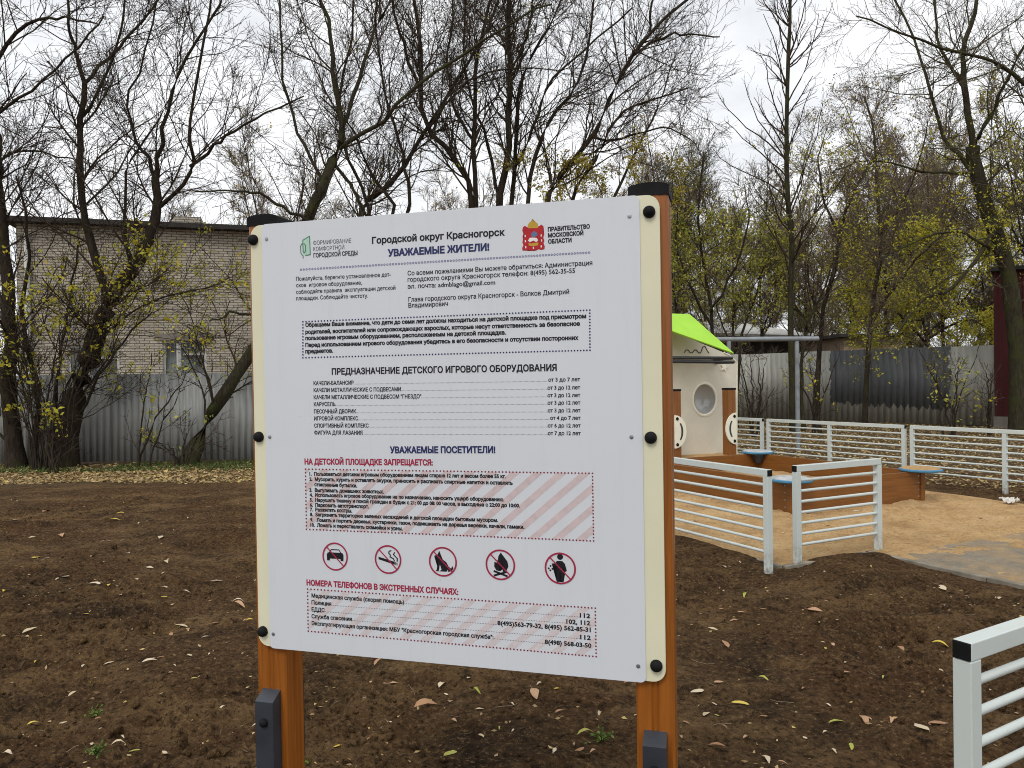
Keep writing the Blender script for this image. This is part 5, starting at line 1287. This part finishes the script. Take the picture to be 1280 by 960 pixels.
def drop(px, py, kind, lpx, onto=ground_h, name='fallen_leaf', label=None, group='fallen leaves on the soil'):
    p = atz(px, py); me = rnd.choice(lm_[kind]); o = bpy.data.objects.new(name, me); COL.objects.link(o)
    s = lpx * p[1] / F; z = float(onto(np.array([p[0]]), np.array([p[1]]))[0])
    o.location = (p[0], p[1], z + .004 + s * .02); o.rotation_euler = (rnd.uniform(-.16, .16), rnd.uniform(-.16, .16), rnd.uniform(0, 6.28)); o.scale = (s * rnd.uniform(.8, 1.15), s * rnd.uniform(.75, 1.25), s * rnd.uniform(.5, 1.3))
    tag(o, label or kinds[kind][0], 'leaf', group); return o
LV = '''44 694 y 18|142 650 y 15|150 640 y 13|37 790 p 24|187 822 p 18|237 820 p 12|227 777 p 20|229 742 p 24|298 753 p 15|298 761 r 24|204 747 y 14|206 734 p 12|176 721 p 18|135 731 y 17|119 730 p 20|82 722 p 15|132 672 p 14|200 669 p 18|78 667 r 16|271 722 p 16|187 706 p 12|208 703 p 16|40 672 p 10|267 783 r 20|115 928 p 12|148 942 p 18|168 941 g 16|6 748 y 10|58 700 p 9|236 647 p 8|262 633 r 10|57 638 r 18|20 651 p 9|300 660 p 8|160 690 p 9|180 748 p 12
932 744 g 18|1018 760 r 22|891 779 p 16|907 803 r 22|1032 803 g 16|1126 801 r 18|1151 793 p 16|1175 800 y 26|954 844 g 20|926 872 y 24|1046 890 g 30|1078 885 r 28|1114 889 r 16|1176 897 r 30|1152 906 p 28|1064 924 g 22|957 943 p 32|896 929 r 26|904 711 p 17|872 857 p 20|898 850 r 18|882 885 p 20|1178 735 p 22|1120 769 p 10|1079 958 r 14|1190 745 p 12|1250 742 p 20|1245 800 p 20|1265 770 p 14
472 828 r 18|492 852 r 26|532 878 r 34|552 854 p 20|595 871 g 22|668 874 r 32|675 864 p 12|563 945 g 26|693 948 p 18|602 918 p 12|567 905 r 16|732 923 g 22|423 894 p 14|487 901 p 18|640 884 p 12|455 862 p 12|600 890 p 14|700 895 r 14|750 890 p 16'''
for row in LV.replace('\n', '|').split('|'):
    a, b, k, s = row.split(); drop(float(a), float(b), k, float(s) * 0.92)
n = 0
while n < 150:
    px = rnd.uniform(0, 1280); py = 612 + 340 * rnd.random() ** 1.4
    p = atz(px, py)
    if sand_mask(np.array([p[0]]), np.array([p[1]]), .4)[0] > .01 or (330 < px < 840 and py < 840): continue
    drop(px, py, rnd.choice('pppprrrgy' if px < 700 else 'pprrrrg'), rnd.uniform(3.5, 9) * (0.6 + (py - 600) / 300)); n += 1
def sdrop(px, py, kind, l): drop(px, py, kind, l, sand_h, 'fallen_leaf', 'small ' + kinds[kind][0].replace('bare dark soil', 'orange sand of the yard'), 'fallen leaves on the sand')
for px, py, k, l in ((1180, 600, 'r', 8), (1070, 640, 'p', 8), (1205, 640, 'r', 9), (980, 668, 'p', 9), (1035, 662, 'y', 8), (905, 640, 'p', 8), (1225, 650, 'r', 9), (1150, 655, 'r', 7), (870, 655, 'r', 8)): sdrop(px, py, k, l)
# small weeds sprouting in the soil
LWEED = leafm('weed_leaf', [(0.0, (0.10, 0.17, 0.03)), (1.0, (0.22, 0.27, 0.06))], 0.3)
def weed(px, py, label, seed, sz):
    p = atz(px, py); t = thing('weed', label, 'weed', (p[0], p[1], gz(p[0], p[1]))); rng = np.random.default_rng(seed)
    n = 44; pos = rng.normal(0, 1, (n, 3)) * np.array([.4, .4, .25]) * sz; pos[:, 2] = np.abs(pos[:, 2]) + .01
    V, q = leaf_faces(pos, sz * .34, rng, .3); npmesh('leaves', V, q, LWEED, t)
    P_ = np.stack([np.zeros((n, 3)), pos * .6, pos], 1); V, q = tubes(P_, np.full((n, 3), .0015), 4); npmesh('stem', V, q, LGRS, t)
weed(752, 928, 'green weed sprouting beside the right board post', 1, .06)
weed(122, 884, 'low green weed patch on the open soil', 2, .05)
weed(120, 950, 'tiny green weed at the near edge of the soil', 3, .045)
weed(378, 955, 'tiny green weed beside the left board post', 4, .035)
# crumpled white scrap on the sand
p = atz(1262, 631); b = bmesh.new(); bmesh.ops.create_grid(b, x_segments=10, y_segments=8, size=0.5); rg = random.Random(8)
for q in b.verts: q.co = Vector((q.co.x * .17 + rg.uniform(-.012, .012), q.co.y * .12 + rg.uniform(-.012, .012), .035 + rg.uniform(-.03, .035)))
me = bpy.data.meshes.new('plastic_scrap'); b.to_mesh(me); b.free(); me.materials.append(soft('white_plastic_scrap', (0.66, 0.64, 0.60), .1, 8, .5))
o = bpy.data.objects.new('plastic_scrap', me); COL.objects.link(o); o.location = (p[0], p[1], .02); o.rotation_euler = (0, 0, .3)
md = o.modifiers.new('thickness', 'SOLIDIFY'); md.thickness = .002
tag(o, 'crumpled white plastic scrap lying on the sand near the far railing', 'scrap')
